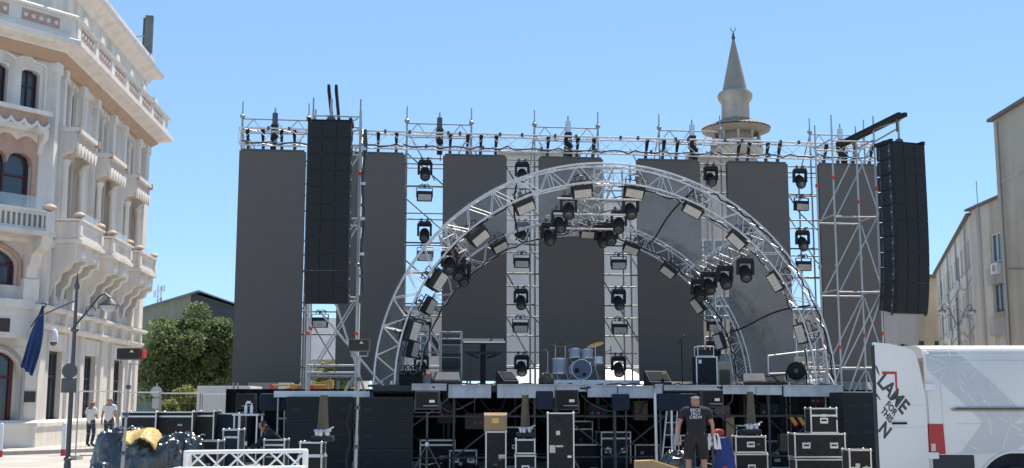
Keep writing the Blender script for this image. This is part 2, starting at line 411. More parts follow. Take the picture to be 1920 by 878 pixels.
mould('parapet_coping', [(.4, 15.9), (.96, 15.9), (.99, 15.98), (.9, 16.06), (.45, 16.06)], 'stucco_trim')
mould('string_course', [(-.05, 7.4), (.16, 7.4), (.26, 7.52), (.26, 7.66), (-.05, 7.72)], 'stucco_trim')
att = [XS(-.2, -.05, 0), XS(LEN - .1, -.05, 0), XS(LEN - .1, -13, 0), XC(CH, -11, 0), XC(CH, -1.2, 0), XC(.6, -1.2, 0)]
obj('attic_wall', B().prism([(p.x, p.y) for p in att], 15.1, 17.9, 'z'), 'stucco', bld)
ap = [(*XC(.6, -1.2, 0)[:2], mc.x, mc.y), (*XS(-.2, -.05, 0)[:2], mc.x, mc.y), (*XS(LEN - .1, -.05, 0)[:2], me_.x, me_.y), (*XS(LEN - .1, -7, 0)[:2], DS.x, DS.y)]
obj('attic_cornice', B().sweep([(-.1, 17.6), (.1, 17.6), (.22, 17.8), (.62, 17.95), (.68, 18.15), (.5, 18.22), (.5, 18.28), (-.1, 18.28)], ap), 'stucco_trim', bld)
obj('attic_parapet', B().sweep([(-.15, 18.27), (.2, 18.27), (.2, 18.75), (-.15, 18.75)], ap), 'stucco', bld)
obj('attic_coping', B().sweep([(-.2, 18.75), (.27, 18.75), (.27, 18.86), (-.2, 18.86)], ap), 'stucco_trim', bld)
# terracotta panels with little round beads on the parapet
pan = [(XS, s, s + 1.75) for s in (.35, 2.75, 5.15, 7.55, 9.95, 12.35)] + [(XC, .35, 1.85), (XC, 2.35, 3.85)]
for xf, a, b_ in pan:
    p = obj('parapet_panel', B(xf).box(a, b_, .8, .862, 15.36, 15.78), 'terracotta', bld)
    for k in range(5):
        obj('bead', B(xf).ball((a + (k + .5) * (b_ - a) / 5, .86, 15.57), .09, .06, .09, 8, 5), 'stucco_trim', p, smooth=True)
for s in (-.05, 2.4, 4.8, 7.2, 9.6, 12.0, 14.4):
    obj('parapet_pier', B(XS).box(s - .14, s + .3, .83, .9, 15.2, 15.9), 'stucco_trim', bld)
for s in (1.2, 3.6, 6.0, 8.4, 10.8, 13.2):
    mb = B(XS); mb.prism([(s - .55, 16.05), (s + .55, 16.05), (s + .5, 16.2), (s + .28, 16.24), (s + .2, 16.45), (s - .2, 16.45), (s - .28, 16.24), (s - .5, 16.2)], .52, .78)
    obj('merlon', mb, 'stucco_trim', bld)
# pilasters and recessed strips of the street front
for a, b_ in ((-.02, .4), (.95, 1.2), (3.3, 3.75), (5.35, 5.7), (8.0, 8.4), (10.0, 10.35), (12.7, 13.1), (14.1, LEN + .12)):
    obj('pilaster', B(XS).box(a, b_, -.05, .2, 5.29, 14.33), 'stucco', bld)
    obj('pilaster_head', B(XS).box(a - .05, b_ + .05, -.05, .26, 13.95, 14.325), 'stucco_trim', bld)
for a, b_ in ((0, .75), (3.55, 4.0), (5.2, 5.65), (8.2, 8.65), (9.85, 10.3), (12.85, 13.3), (14.25, LEN + .1)):
    obj('pilaster', B(XS).box(a, b_, -.05, .1, 1.0, 4.39), 'stucco_trim', bld)
for a in (4.5, 9.15, 13.6):
    obj('lintel', B(XS).box(a - .8, a + .8, -.04, .18, 14.1, 14.325), 'stucco', bld)
for c in BAYS:
    window(XS, c - .8, c + .8, .5, 3.65, m='darksteel', w=.1, mull=[c - .27, c + .27], trans=[2.7])
    obj('lintel', B(XS).box(c - 1.1, c + 1.1, -.03, .06, 3.7, 4.3), 'stucco_trim', bld)
    for a in (-.95, .2):
        window(XS, c + a, c + a + .75, 5.7, 7.0, m='greyrender', w=.06, mull=[], trans=[], d=-.25)
    # tall window behind the balcony, its dark red side shutters
    window(XS, c - .75, c + .75, 7.75, 11.1, m='shutter', w=.12, trans=[9.9])
    for q in (-.68, .36): obj('shutter', B(XS).box(c + q, c + q + .32, -.2, -.12, 7.9, 11.0), 'shutter', bld)
    for sgn in (-1, 1):
        obj('column', B(XS).lathe([(.2, 0), (.2, .15), (.13, .2), (.12, 2.9), (.17, 3.0), (.2, 3.15)], (c + sgn * 1.02, .28, 7.7), 10), 'stucco_trim', bld, smooth=True)
    # upper pair of windows
    for a in (-.88, .1):
        window(XS, c + a, c + a + .78, 12.2, 14.15, m='greyrender', w=.07, d=-.2)
        b = B(XS); arch_fill(b, c + a, c + a + .78, 14.15, lambda t: 13.72 + .38 * math.sqrt(max(0, 1 - (2 * t - 1) ** 2)), -.3, .05, 10)
        obj('arch', b, 'stucco_trim', bld)
    obj('column', B(XS).lathe([(.12, 0), (.12, .1), (.07, .15), (.07, 1.4), (.12, 1.5), (.12, 1.6)], (c, .02, 12.2), 8), 'stucco_trim', bld, smooth=True)
    # scalloped window box between the storeys
    pb = B(XS); pb.box(c - 1.35, c + 1.35, -.02, .72, 11.35, 11.9)
    pb.prism([(0, 10.75), (.14, 10.8), (.3, 11.05), (.62, 11.16), (.7, 11.35), (0, 11.35)], c - 1.35, c - 1.1, 'x')
    pb.prism([(0, 10.75), (.14, 10.8), (.3, 11.05), (.62, 11.16), (.7, 11.35), (0, 11.35)], c + 1.1, c + 1.35, 'x')
    pbx = obj('window_box', pb, 'stucco', bld)
    obj('box_sill', B(XS).box(c - 1.42, c + 1.42, -.02, .84, 11.9, 12.06), 'stucco_trim', pbx)
    obj('box_panel', B(XS).box(c - 1.2, c + 1.2, .7, .74, 11.45, 11.82), 'terracotta_pale', pbx)
    sb = B(XS); nsc = 6
    for k in range(nsc):
        x0 = c - 1.3 + 2.6 * k / nsc; wd = 2.6 / nsc
        sb.prism([(x0, 11.36), (x0 + wd * .25, 11.18), (x0 + wd * .5, 11.02), (x0 + wd * .75, 11.18), (x0 + wd, 11.36), (x0 + wd, 11.52), (x0 + wd * .75, 11.42), (x0 + wd * .5, 11.3), (x0 + wd * .25, 11.42), (x0, 11.52)], .7, .8)
    obj('scallop', sb, 'stucco_trim', pbx)
    for sgn in (-1, 1):
        obj('corner_block', B(XS).box(c + sgn * 1.3 - .1, c + sgn * 1.3 + .1, .72, .87, 11.84, 12.1), 'terracotta', pbx)
    # balcony
    bb = B(XS); bb.box(c - 1.6, c + 1.6, -.02, 1.2, 7.6, 7.74)
    bb.box(c - 1.5, c + 1.5, .96, 1.06, 7.74, 8.42)
    for sgn in (-1, 1):
        bb.box(c + sgn * 1.42 - .1, c + sgn * 1.42 + .1, .02, .96, 7.74, 8.42)
    bal = obj('balcony', bb, 'stucco', bld)
    fr = B(XS); fr.box(c - 1.55, c + 1.55, 1.05, 1.12, 7.75, 7.9); fr.box(c - 1.55, c + 1.55, 1.05, 1.12, 8.28, 8.44)
    for x in (-1.45, 1.45): fr.box(c + x - .14, c + x + .14, 1.04, 1.14, 7.9, 8.28)
    obj('balcony_frame', fr, 'stucco_trim', bal)
    cp_ = B(XS); cp_.box(c - 1.62, c + 1.62, .9, 1.18, 8.44, 8.52)
    for sgn in (-1, 1): cp_.box(c + sgn * 1.44 - .17, c + sgn * 1.44 + .17, .0, .9, 8.44, 8.52)
    obj('coping', cp_, 'stucco_trim', bal)
    for sgn in (-1, 1):
        obj('finial', B(XS).lathe([(.09, 0), (.09, .05), (.19, .08), (.22, .15), (.17, .22), (.06, .27)], (c + sgn * 1.42, 1.02, 8.52), 12), 'finial', bal, smooth=True)
    obj('glass_screen', B(XS).box(c - 1.05, c + 1.05, 1.0, 1.02, 8.52, 8.85), 'clear_glass', bal)
    obj('apron', B(XS).box(c - 1.5, c + 1.5, -.02, 1.02, 7.06, 7.6), 'stucco', bal)
    for x in (-.75, .75):
        obj('medallion', B(XS).tube((c + x, 1.0, 7.3), (c + x, 1.1, 7.3), .23, .16, 12), 'stucco_trim', bal, smooth=True)
    for x in (-1.3, 0, 1.3):
        obj('corbel', B(XS).prism([(-.02, 5.55), (.1, 5.6), (.16, 6.0), (.36, 6.2), (.42, 6.5), (.72, 6.66), (.8, 6.88), (1.0, 6.95), (1.0, 7.06), (-.02, 7.06)], c + x - .19, c + x + .19, 'x'), 'stucco', bal)
# brackets on the ledge
for k in range(9):
    s = .5 + k * 1.7
    obj('bracket', B(XS).box(s - .12, s + .12, .1, .36, 4.58, 5.03), 'stucco_trim', bld)
# cut corner front
for a, b_ in CHW:
    window(XC, a, b_, 12.3, 13.88, w=.06, trans=[13.25])
    b = B(XC); arch_fill(b, a, b_, 13.88, lambda t: 13.7 + .14 * math.sqrt(max(0, 1 - (2 * t - 1) ** 2)), -.3, .02, 8)
    obj('arch', b, 'stucco_trim', bld)
hm = [(.28, 12.3), (.28, 14.0), (.4, 14.16), (.75, 14.16), (.95, 14.3), (1.3, 14.24), (1.48, 14.12), (1.8, 14.26), (2.1, 14.3), (2.4, 14.26), (2.72, 14.12), (2.9, 14.24), (3.25, 14.3), (3.45, 14.16), (3.8, 14.16), (3.92, 14.0), (3.92, 12.3)]
obj('hood_mould', B(XC).path([(c, .03, h) for c, h in hm], .055, 6), 'stucco_trim', bld)
sl = obj('sill', B(XC).box(.25, 3.95, -.02, .6, 12.1, 12.26), 'stucco_trim', bld)
obj('frieze', B(XC).box(.35, 3.85, -.02, .5, 11.62, 12.1), 'terracotta', bld)
b = B(XC); ns = 7
for k in range(ns):
    x0 = .35 + 3.5 * k / ns; wd = .5
    b.prism([(x0, 11.72), (x0 + .12, 11.55), (x0 + .25, 11.5), (x0 + .38, 11.55), (x0 + .5, 11.72), (x0 + .5, 11.86), (x0 + .38, 11.7), (x0 + .25, 11.64), (x0 + .12, 11.7), (x0, 11.86)], .48, .6)
obj('scallop', b, 'stucco_trim', bld)
b = B(XC); b.box(.3, 3.9, -.02, .5, 11.42, 11.62)
for sgn, x in ((1, .3), (-1, 3.72)):
    b.prism([(0, 10.7), (.1, 10.75), (.24, 11.1), (.46, 11.25), (.5, 11.42), (0, 11.42)], x, x + .18, 'x')
obj('window_box', b, 'stucco', bld)
b = B(XC)                                              # terracotta surround with a scalloped trefoil head
def trefoil(t):
    k = (t * 3) % 1; return 10.25 + .42 * math.sqrt(max(0, 1 - (2 * k - 1) ** 2)) ** .8
arch_fill(b, .62, 3.58, 11.35, trefoil, -.2, .05, 36); b.box(.4, .62, -.02, .05, 8.5, 11.35); b.box(3.58, 3.8, -.02, .05, 8.5, 11.35)
obj('surround', b, 'terracotta', bld)
b = B(XC); arch_fill(b, .5, 3.7, 11.44, lambda t: 11.12 + .2 * abs(math.sin(t * math.pi * 4)), .045, .12, 32)
obj('scallop', b, 'stucco_trim', bld)
window(XC, .62, 3.58, 8.6, 10.7, m='red_frame', w=.1, mull=[1.6, 2.6], trans=[9.85])
bb = B(XC); bb.box(.3, 3.9, -.02, 1.3, 7.58, 7.74); bb.box(.4, 3.8, 1.06, 1.16, 7.74, 7.86); bb.box(.4, 3.8, 1.06, 1.16, 8.3, 8.42)
for k in range(17): bb.box(.5 + k * .2, .58 + k * .2, 1.09, 1.14, 7.86, 8.3)
bb.box(.42, .56, .0, 1.06, 7.74, 8.42); bb.box(3.64, 3.78, .0, 1.06, 7.74, 8.42)
bal = obj('balcony', bb, 'stucco', bld)
obj('balcony_back', B(XC).box(.56, 3.64, 1.0, 1.03, 7.74, 8.42), 'greyrender', bal)
for c in (.48, 3.72): 
    obj('balcony_pier', B(XC).box(c - .16, c + .16, .98, 1.22, 7.74, 8.46), 'stucco_trim', bal)
    obj('finial', B(XC).lathe([(.1, 0), (.1, .05), (.22, .09), (.25, .17), (.2, .25), (.08, .3)], (c, 1.1, 8.46), 12), 'finial', bal, smooth=True)
obj('coping', B(XC).box(.64, 3.56, .98, 1.2, 8.42, 8.5), 'stucco_trim', bal)
obj('glass_screen', B(XC).box(.7, 3.5, 1.08, 1.1, 8.5, 8.95), 'clear_glass', bal)
for c in (.35, 3.45):
    obj('corbel', B(XC).prism([(-.02, 6.1), (.3, 6.12), (.36, 6.5), (.52, 6.6), (.6, 6.95), (1.1, 7.2), (1.22, 7.58), (-.02, 7.58)], c, c + .42, 'x'), 'stucco', bal)
    obj('pier', B(XC).box(c - .1, c + .5, -.02, .34, 5.29, 6.1), 'stucco', bld)
b = B(XC); arch_fill(b, .95, 3.25, 7.25, lambda t: 6.55 + .62 * math.sqrt(max(0, 1 - (2 * t - 1) ** 2)), -.25, .03, 20)
obj('arch', b, 'stucco_trim', bld)
b = B(XC); b.path([(.88, .05, 5.85)] + [(2.1 - 1.22 * math.cos(t * math.pi / 14), .05, 6.55 + .74 * math.sin(t * math.pi / 14)) for t in range(15)] + [(3.32, .05, 5.85)], .09, 6)
obj('arch_mould', b, 'terracotta', bld)
window(XC, .95, 3.25, 5.85, 7.2, m='red_frame', w=.09, mull=[1.7, 2.5], trans=[6.6])
sb = obj('sign_block', B(XC).box(.62, 3.6, -.02, .55, 3.95, 5.29), 'stucco', bld)
obj('sign_cap', B(XC).box(.55, 3.67, -.02, .65, 5.0, 5.31), 'stucco_trim', sb)
obj('sign_plate', B(XC).box(1.42, 2.9, .53, .58, 4.15, 4.62), 'bronze_box', sb)
b = B(XC); arch_fill(b, .55, 3.65, 3.65, lambda t: 2.6 + .95 * max(0, 1 - abs(2 * t - 1) ** 3) ** .5, -.2, .04, 20)
obj('arch', b, 'stucco_trim', bld)
b = B(XC); b.path([(.5, .06, .1), (.5, .06, 2.7)] + [(2.1 - 1.6 * math.cos(t * math.pi / 14), .06, 2.7 + .98 * max(0, 1 - abs(math.cos(t * math.pi / 14)) ** 3) ** .5) for t in range(15)] + [(3.7, .06, 2.7), (3.7, .06, .1)], .07, 6)
obj('arch_mould', b, 'greyrender', bld)
dr = window(XC, .75, 3.45, .05, 3.5, m='red_frame', w=.14, mull=[1.5, 2.1, 2.7], trans=[2.6]); dr.name = 'door'
obj('plaque', B(XC).box(-.02, .4, .02, .06, 1.72, 2.1), 'bronze_box', bld)
# roof antenna
an = thing('cell_antenna', 'grey panel antenna on a bracket above the white building\'s cornice', 'antenna', Vector((KX, KY, 0)) + XS(13.9, .1, 18.86), SA)
obj('panel', B().box(-.2, .2, -.12, .12, .05, 2.0), 'dullsteel', an, bevel=.05)
obj('panel', B().box(-.34, .1, .16, .34, .35, 1.95), 'darksteel', an, bevel=.04)
bar('bracket', (-.75, .1, 0), (-.75, .1, 1.0), .04, 'steel', an); bar('bracket', (-.75, .1, .9), (-.1, .1, 1.0), .03, 'steel', an); bar('bracket', (-1.3, .1, .6), (-.75, .1, .9), .025, 'steel', an)
bar('post', (-.05, .14, 0), (-.05, .14, .4), .05, 'steel', an)
# security camera and flag
cc = thing('security_camera', 'white dome security camera on the white building\'s ground floor corner', 'camera', Vector((KX, KY, 0)) + XS(.45, .12, 3.98))
obj('housing', B(XS).lathe([(.05, .5), (.13, .42), (.16, .2), (.16, .05), (.1, 0)], (0, .32, -.1), 12), 'white_plastic', cc, smooth=True)
obj('dome', B(XS).ball((0, .32, -.1), .13, n=12), 'lens_dark', cc, smooth=True)
bar('arm', XS(0, -.08, .3), XS(0, .3, .35), .035, 'white_plastic', cc)
fl = thing('flag', 'blue flag hanging limp from a pole on the white corner building', 'flag', Vector((KX, KY, 0)) + XC(.55, .3, 4.0))
bar('pole', XC(0, -.3, 0), XC(-.1, .95, 1.2), .025, 'darksteel', fl)
b = B(XC); N = 14; vs = []
for j in range(N + 1):
    t = j / N; wdt = .05 + .44 * math.sin(min(1, t * 1.25) * math.pi * .55)
    for i in range(9):
        q = i / 8 - .5
        vs.append((.0 + q * wdt + .35 * t ** 1.5, .85 - .25 * t + .07 * math.sin(i * 2.1 + t * 3) * (.3 + t), 1.1 - 2.3 * t + q * .35 * t))
b.add(vs, [(j * 9 + i, j * 9 + i + 1, (j + 1) * 9 + i + 1, (j + 1) * 9 + i) for j in range(N) for i in range(8)])
obj('cloth', b, 'flagblue', fl, smooth=True)

# pavement along that building, with its kerb
pv = [Vector((KX, KY, 0)) + p for p in (XS(40, 0, 0), XS(40, 3.0, 0), XS(-.6, 3.0, 0), XC(12, 2.6, 0), XC(12, -1, 0), XS(0, -1, 0))]
struct('pavement', B().prism([(p.x, p.y) for p in pv], -.02, .12, 'z'), 'paving')
kb = [Vector((KX, KY, 0)) + p for p in (XS(40, 3.005, 0), XS(-.62, 3.005, 0), XC(12, 2.605, 0), XC(12, 2.76, 0), XS(-.7, 3.16, 0), XS(40, 3.16, 0))]
struct('kerb', B().prism([(p.x, p.y) for p in kb], -.02, .125, 'z'), 'kerb')

# ------------------------------------------------------------------ blocks of flats on the right
def flats(name, label, O, d, n, length, h, m, wins, roof=.25, depth=11, over=.3):
    """O: near lower corner; d: along the front; n: out of it; wins: (s0,s1,h0,h1,kind)"""
    t = thing(name, label, 'building', O)
    X = lambda s, q, z: d * s + n * q + Vector((0, 0, z))
    hs = [w_[:4] for w_ in wins]
    b = wall_holes(B(X), 0, length, 0, h, hs, -.2, 0)
    b.add([X_ for X_ in [(0, 0, 0), (0, 0, h), (0, -depth, h), (0, -depth, 0)]], [(0, 1, 2, 3)])
    b.add([(length, 0, 0), (length, 0, h), (length, -depth, h), (length, -depth, 0)], [(0, 1, 2, 3)])
    b.add([(0, -depth, 0), (0, -depth, h), (length, -depth, h), (length, -depth, 0)], [(0, 1, 2, 3)])
    obj('wall', b, m, t)
    r = obj('roof', B(X).prism([(over, h), (over, h + roof * .5), (-depth / 2, h + roof + .9), (-depth - over, h + roof * .5), (-depth - over, h)], -over, length + over, 'x'), 'roof_edge', t)
    for s0, s1, h0, h1, k in wins:
        f = obj('window', frame_b(X, s0, s1, h0, h1, -.17, .08, .08, [(s0 + s1) / 2], []), 'white_plastic' if k != 'old' else 'greyrender', t)
        obj('pane', B(X).box(s0 + .04, s1 - .04, -.2, -.16, h0 + .04, h1 - .04), 'glassy' if k != 'cur' else 'curtain', f)
        obj('sill', B(X).box(s0 - .08, s1 + .08, -.02, .09, h0 - .1, h0 - .002), 'greyrender', f)
        if k == 'ac':
            a = obj('air_conditioner', B(X).box(s0 - .1, s0 + .75, .1, .42, h0 - .75, h0 - .14), 'white_plastic', t, bevel=.03)
            obj('fan_grille', B(X).tube((s0 + .22, .41, h0 - .45), (s0 + .22, .44, h0 - .45), .24, n=14), 'greyrender', a)
    return t, X
# second block: straight front towards us, then the street bends
O2 = Vector((28.75, 66.4, 0)); dN = Vector((.014, 1, 0)).normalized(); nN = Vector((-1, .014, 0)).normalized()
wins = []
for z, k in ((10.0, 'ac'), (7.0, 'old'), (4.1, 'cur'), (1.2, 'x')):
    wins += [(2.0, 3.6, z, z + 1.75, k)]
t2, X2 = flats('apartment_block', 'narrow beige block of flats with stacked loggia windows beside the tall end wall', O2, dN, nN, 6.6, 13.7, 'flat_beige', wins, over=.25)
for z in (8.7, 5.7, 2.7):
    obj('loggia_panel', B(X2).box(1.5, 4.1, .0, .14, z, z + 1.0), 'greyrender', t2)
obj('downpipe', B(X2).box(4.9, 5.25, 0, .14, 0, 13.8), 'greyrender', t2)
O3 = O2 + dN * 6.65; d3 = Vector((.294, 1, 0)).normalized(); n3 = Vector((-1, .294, 0)).normalized()
wins = []
kk = ['x', 'cur', 'old', 'ac', 'x', 'cur', 'x', 'ac', 'cur', 'old', 'x', 'cur', 'ac', 'x', 'cur', 'x', 'old', 'ac', 'x', 'cur', 'x', 'cur', 'ac', 'x', 'x', 'old', 'cur', 'x']
q = 0
for z in (10.4, 7.4, 4.4, 1.4):
    for s in (1.2, 4.2, 6.8, 9.6, 12.6, 15.6, 18.4, 21.4, 24.6, 27.6, 31):
        wins.append((s, s + (1.3 if q % 3 else 1.9), z, z + 1.7, kk[q % len(kk)])); q += 1
t3, X3 = flats('apartment_block', 'long grey-beige block of flats receding behind the street lamp on the right', O3, d3, n3, 35, 13.4, 'flat_cream', wins, over=.25)
for s_ in (3.4, 11.2, 19.4, 28.4): bar('downpipe', X3(s_, .08, 0), X3(s_, .08, 13.3), .06, 'greyrender', t3)
for s_, z_ in ((0.2, 9.6), (0.2, 6.5), (0.2, 3.6)): obj('facade_cable', B().path([tuple(X3(s_ + 34 * k / 12, .06, z_ - .25 * math.sin(k * 1.1) - .1 * (k % 3))) for k in range(13)], .02, 4), 'dullsteel', t3)
for s_, q_, w_ in ((4, -3, .9), (15, -4, 1.2), (26, -3, .8)): obj('chimney', B(X3).box(s_, s_ + w_, q_ - .5, q_ + .2, 13.4, 15.2), 'greyrender', t3)
for s_ in (9.0, 22.5): bar('roof_aerial', X3(s_, -1.2, 13.6), X3(s_, -1.2, 15.6), .025, 'steel', t3)
bar('roof_aerial', X3(5, -1, 13.6), X3(5, -1, 16.5), .03, 'steel', t3)
O1 = Vector((28.45, 67.7, 0))
t1, X1 = flats('apartment_block', 'tall windowless beige end wall at the right edge of the picture', O1 - dN * 24, dN, nN, 24, 18.2, 'beige', [(2, 3.4, 3, 4.6, 'x'), (2, 3.4, 6, 7.6, 'x'), (2, 3.4, 9, 10.6, 'x')], roof=.35, over=.28)
obj('facade_cable', B().path([tuple(X1(6 + 17 * k / 10, .05, 9.2 - .2 * math.sin(k))) for k in range(11)], .025, 4), 'dullsteel', t1)
bar('downpipe', X1(23.4, .1, 0), X1(23.4, .1, 18), .07, 'greyrender', t1)
obj('expansion_joint', B(X1).box(17.5, 23.98, -.01, .03, 14.35, 14.5), 'greyrender', t1)
X_ = lambda px, py, Y: at(px, py, Y)
oa = thing('townhouse', 'small orange-beige house with one window at the end of the right street', 'building', (gx(1712, 108), 108, 0))
b = wall_holes(B(), 0, 4.2, 0, 13.2, [(2.3, 3.2, 5.2, 7.4), (.6, 1.4, 5.2, 7.4)], .25, 0)
b.add([(0, 0, 0), (0, 9, 0), (0, 9, 13.2), (0, 0, 13.2)], [(0, 1, 2, 3)]); b.add([(4.2, 0, 0), (4.2, 9, 0), (4.2, 9, 13.2), (4.2, 0, 13.2)], [(0, 1, 2, 3)])
obj('wall', b, 'orange_wall', oa); obj('roof', B().box(-.2, 4.4, -.3, 9, 13.2, 13.5), 'roof_edge', oa)
for a in (2.3, .6):
    f = obj('window', frame_b(lambda x, y, z: Vector((x, -y, z)), a, a + .85, 5.2, 7.4, -.24, .1, .08, [a + .42]), 'roof_edge', oa); obj('pane', B().box(a + .05, a + .8, .2, .24, 5.25, 7.35), 'glassy', f)

# ------------------------------------------------------------------ behind the stage: flats, mosque, sheds
def simple_block(name, label, px0, px1, ytop, Y, m, depth=12, rows=(), cols=0, roofm='roof_edge', par=.3):
    x0, x1 = at(px0, ytop, Y).x, at(px1, ytop, Y).x; h = at((px0 + px1) / 2, ytop, Y).z
    t = thing(name, label, 'building', (x0, Y, 0)); wd = x1 - x0; hs = []
    for z in rows:
        for c in range(cols):
            s = wd * (c + .5) / cols; hs.append((s - .6, s + .6, z, z + 1.5))
    b = wall_holes(B(), 0, wd, 0, h, hs, .2, 0)
    for x in (0, wd): b.add([(x, 0, 0), (x, depth, 0), (x, depth, h), (x, 0, h)], [(0, 1, 2, 3)])
    b.add([(0, depth, 0), (wd, depth, 0), (wd, depth, h), (0, depth, h)], [(0, 1, 2, 3)])
    obj('wall', b, m, t); obj('roof', B().box(-.15, wd + .15, -.15, depth + .15, h, h + par), roofm, t)
    for a, b_, e, g in hs:
        f = obj('window', frame_b(lambda x, y, z: Vector((x, -y, z)), a, b_, e, g, -.19, .08, .07, [(a + b_) / 2]), 'white_plastic', t)
        obj('pane', B().box(a + .04, b_ - .04, .16, .19, e + .04, g - .04), 'glassy', f)
    return t, h
simple_block('apartment_block', 'plain pale grey wall showing left of the middle screen, behind the scaffold', 938, 1084, 291, 62, 'wall_white', rows=(), cols=0, roofm='beige', par=.2)
simple_block('apartment_block', 'plain pale grey wall showing right of the middle screen, behind the scaffold', 1086, 1206, 380, 62.4, 'wall_white', par=.2)
simple_block('house', 'stone-coloured building behind the gap beside the minaret', 1296, 1372, 298, 70, 'stone', rows=(3.2, 6.6, 10.0), cols=2, roofm='beige', par=.35)
simple_block('house', 'white low building behind the scaffold gap left of the arch', 700, 842, 581, 75, 'wall_white', rows=(2.2, 4.6), cols=4, roofm='slate', par=.25)
simple_block('house', 'pale building low behind the right end of the arch', 1440, 1580, 590, 76, 'beige', rows=(2.0, 4.6), cols=4)
simple_block('house', 'white walled building seen under the hanging speakers on the right', 1640, 1716, 588, 80, 'wall_white', rows=(4.2,), cols=3, roofm='wall_white')
# slate-roofed house behind the left speaker tower
g = thing('house', 'house with a grey slate roof behind the left speaker tower', 'building', (gx(520, 82), 82, 0))
wd = gx(665, 82) - gx(520, 82)
obj('wall', B().box(0, wd, 0, 8, 0, 4.8), 'wall_white', g)
obj('roof', B().prism([(-.4, 4.7), (4, 7.9), (8.4, 4.7)], -.3, wd + .3, 'x'), 'slate', g)
for k in range(3):
    f = obj('window', frame_b(lambda x, y, z: Vector((x, -y, z)), 1 + k * 1.7, 2 + k * 1.7, 1.8, 3.6, .0, .09, .06, [1.5 + k * 1.7]), 'white_plastic', g)
    obj('pane', B().box(1.05 + k * 1.7, 1.95 + k * 1.7, -.03, -.005, 1.85, 3.55), 'glassy', f)
# big shed with a low gable
Yb = 105
p = [at(205, 600, Yb), at(375, 545, Yb), at(470, 580, Yb)]
sh = thing('shed', 'large olive shed with a low gable behind the leafy tree', 'building', (p[0].x, Yb, 0))
q = [(v.x - p[0].x, v.z) for v in p]
obj('wall', B().prism([(0, 0), (0, q[0][1]), (q[1][0] - .8, q[1][1] - .2), (q[1][0] - .8, 0)], 0, 20), 'barn', sh)
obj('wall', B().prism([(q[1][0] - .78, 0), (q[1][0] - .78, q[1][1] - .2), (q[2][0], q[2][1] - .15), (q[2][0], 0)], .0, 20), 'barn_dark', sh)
obj('roof', B().prism([(-.6, q[0][1] - .12), (-.6, q[0][1]), (q[1][0], q[1][1]), (q[2][0] + .5, q[2][1] - .1), (q[2][0] + .5, q[2][1] - .22), (q[1][0], q[1][1] - .14)], -.5, 20.5), 'slate', sh)
ms = thing('radio_mast', 'thin lattice radio mast far behind the shed', 'mast', (gx(291, 300), 300, 0))
zz = at(291, 537, 300).z
for dx, dy in ((-.8, -.6), (.8, -.6), (0, .8)): bar('mast_leg', (dx, dy, 0), (dx * .6, dy * .6, zz), .13, 'steel', ms)
for k in range(14): bar('mast_brace', (-.7 + 1.4 * (k % 2), -.5, zz * k / 14), (.7 - 1.4 * (k % 2), -.5, zz * (k + 1) / 14), .09, 'steel', ms)
for k in range(4): obj('dish', B().box(-1.4 + k * .8, -.8 + k * .8, -1.1, -.7, zz - 3 + (k % 2) * 1.4, zz - 1.2 + (k % 2) * 1.4), 'white_plastic', ms)

# mosque minaret
Ym = 118.0
def mz(y): return at(1380, y, Ym).z
mx = at(1380, 250, Ym).x; ppm = F_PX / Ym * .985
mn = thing('minaret', 'stone minaret with a conical spire and a round roofed gallery', 'minaret', (mx, Ym, 0))
def rr(px): return px / ppm
obj('shaft', B().lathe([(rr(46), 0), (rr(44), mz(330)), (rr(46), mz(318)), (rr(46), mz(308)), (rr(40), mz(306)), (rr(36), mz(294)), (rr(30), mz(285)), (rr(29), mz(262)), (rr(29), mz(236))], n=32), 'minaret_stone', mn, smooth=True)
obj('gallery_floor', B().lathe([(rr(36), mz(298)), (rr(46), mz(291)), (rr(50), mz(287)), (rr(50), mz(282)), (rr(30), mz(282))], n=32), 'minaret_stone', mn, smooth=True)
for k in range(28):
    a = 2 * math.pi * k / 28
    obj('baluster', B().tube((rr(47) * math.cos(a), rr(47) * math.sin(a), mz(282)), (rr(47) * math.cos(a), rr(47) * math.sin(a), mz(272)), rr(1.5), n=6), 'minaret_stone', mn)
obj('gallery_rail', B().lathe([(rr(44.5), mz(272)), (rr(49.5), mz(272)), (rr(49.5), mz(269)), (rr(44.5), mz(269))], n=32), 'minaret_stone', mn)
for k in range(10):
    a = 2 * math.pi * (k + .35) / 10
    obj('column', B().lathe([(rr(3), mz(282)), (rr(2.3), mz(279)), (rr(2.1), mz(258)), (rr(3.2), mz(252))], (rr(44) * math.cos(a), rr(44) * math.sin(a), 0), 8), 'minaret_stone', mn, smooth=True)
nt_ = 48; b = B()
prof = [(26, 224), (34, 229), (46, 234), (58, 238), (65, 242)]
vs = []
for r_, y_ in prof:
    for k in range(nt_ * 2):
        a = math.pi * k / nt_; q_ = 1 if k % 2 else .985
        vs.append((rr(r_) * q_ * math.cos(a), rr(r_) * q_ * math.sin(a), mz(y_) + (.0 if k % 2 else -.05)))
M2 = nt_ * 2
b.add(vs, [(j * M2 + k, j * M2 + (k + 1) % M2, (j + 1) * M2 + (k + 1) % M2, (j + 1) * M2 + k) for j in range(len(prof) - 1) for k in range(M2)])
obj('gallery_roof', b, 'tiles', mn)
obj('eave', B().lathe([(rr(31), mz(238)), (rr(63.5), mz(244)), (rr(63.5), mz(247)), (rr(46), mz(253)), (rr(42), mz(253)), (rr(42), mz(250)), (rr(31), mz(248))], n=36), 'lead', mn, smooth=True)
obj('drum', B().lathe([(rr(28), mz(236)), (rr(26.5), mz(224)), (rr(26), mz(196)), (rr(28), mz(192)), (rr(32), mz(186)), (rr(33), mz(179)), (rr(30), mz(174)), (rr(25), mz(173))], n=32), 'minaret_stone', mn, smooth=True)
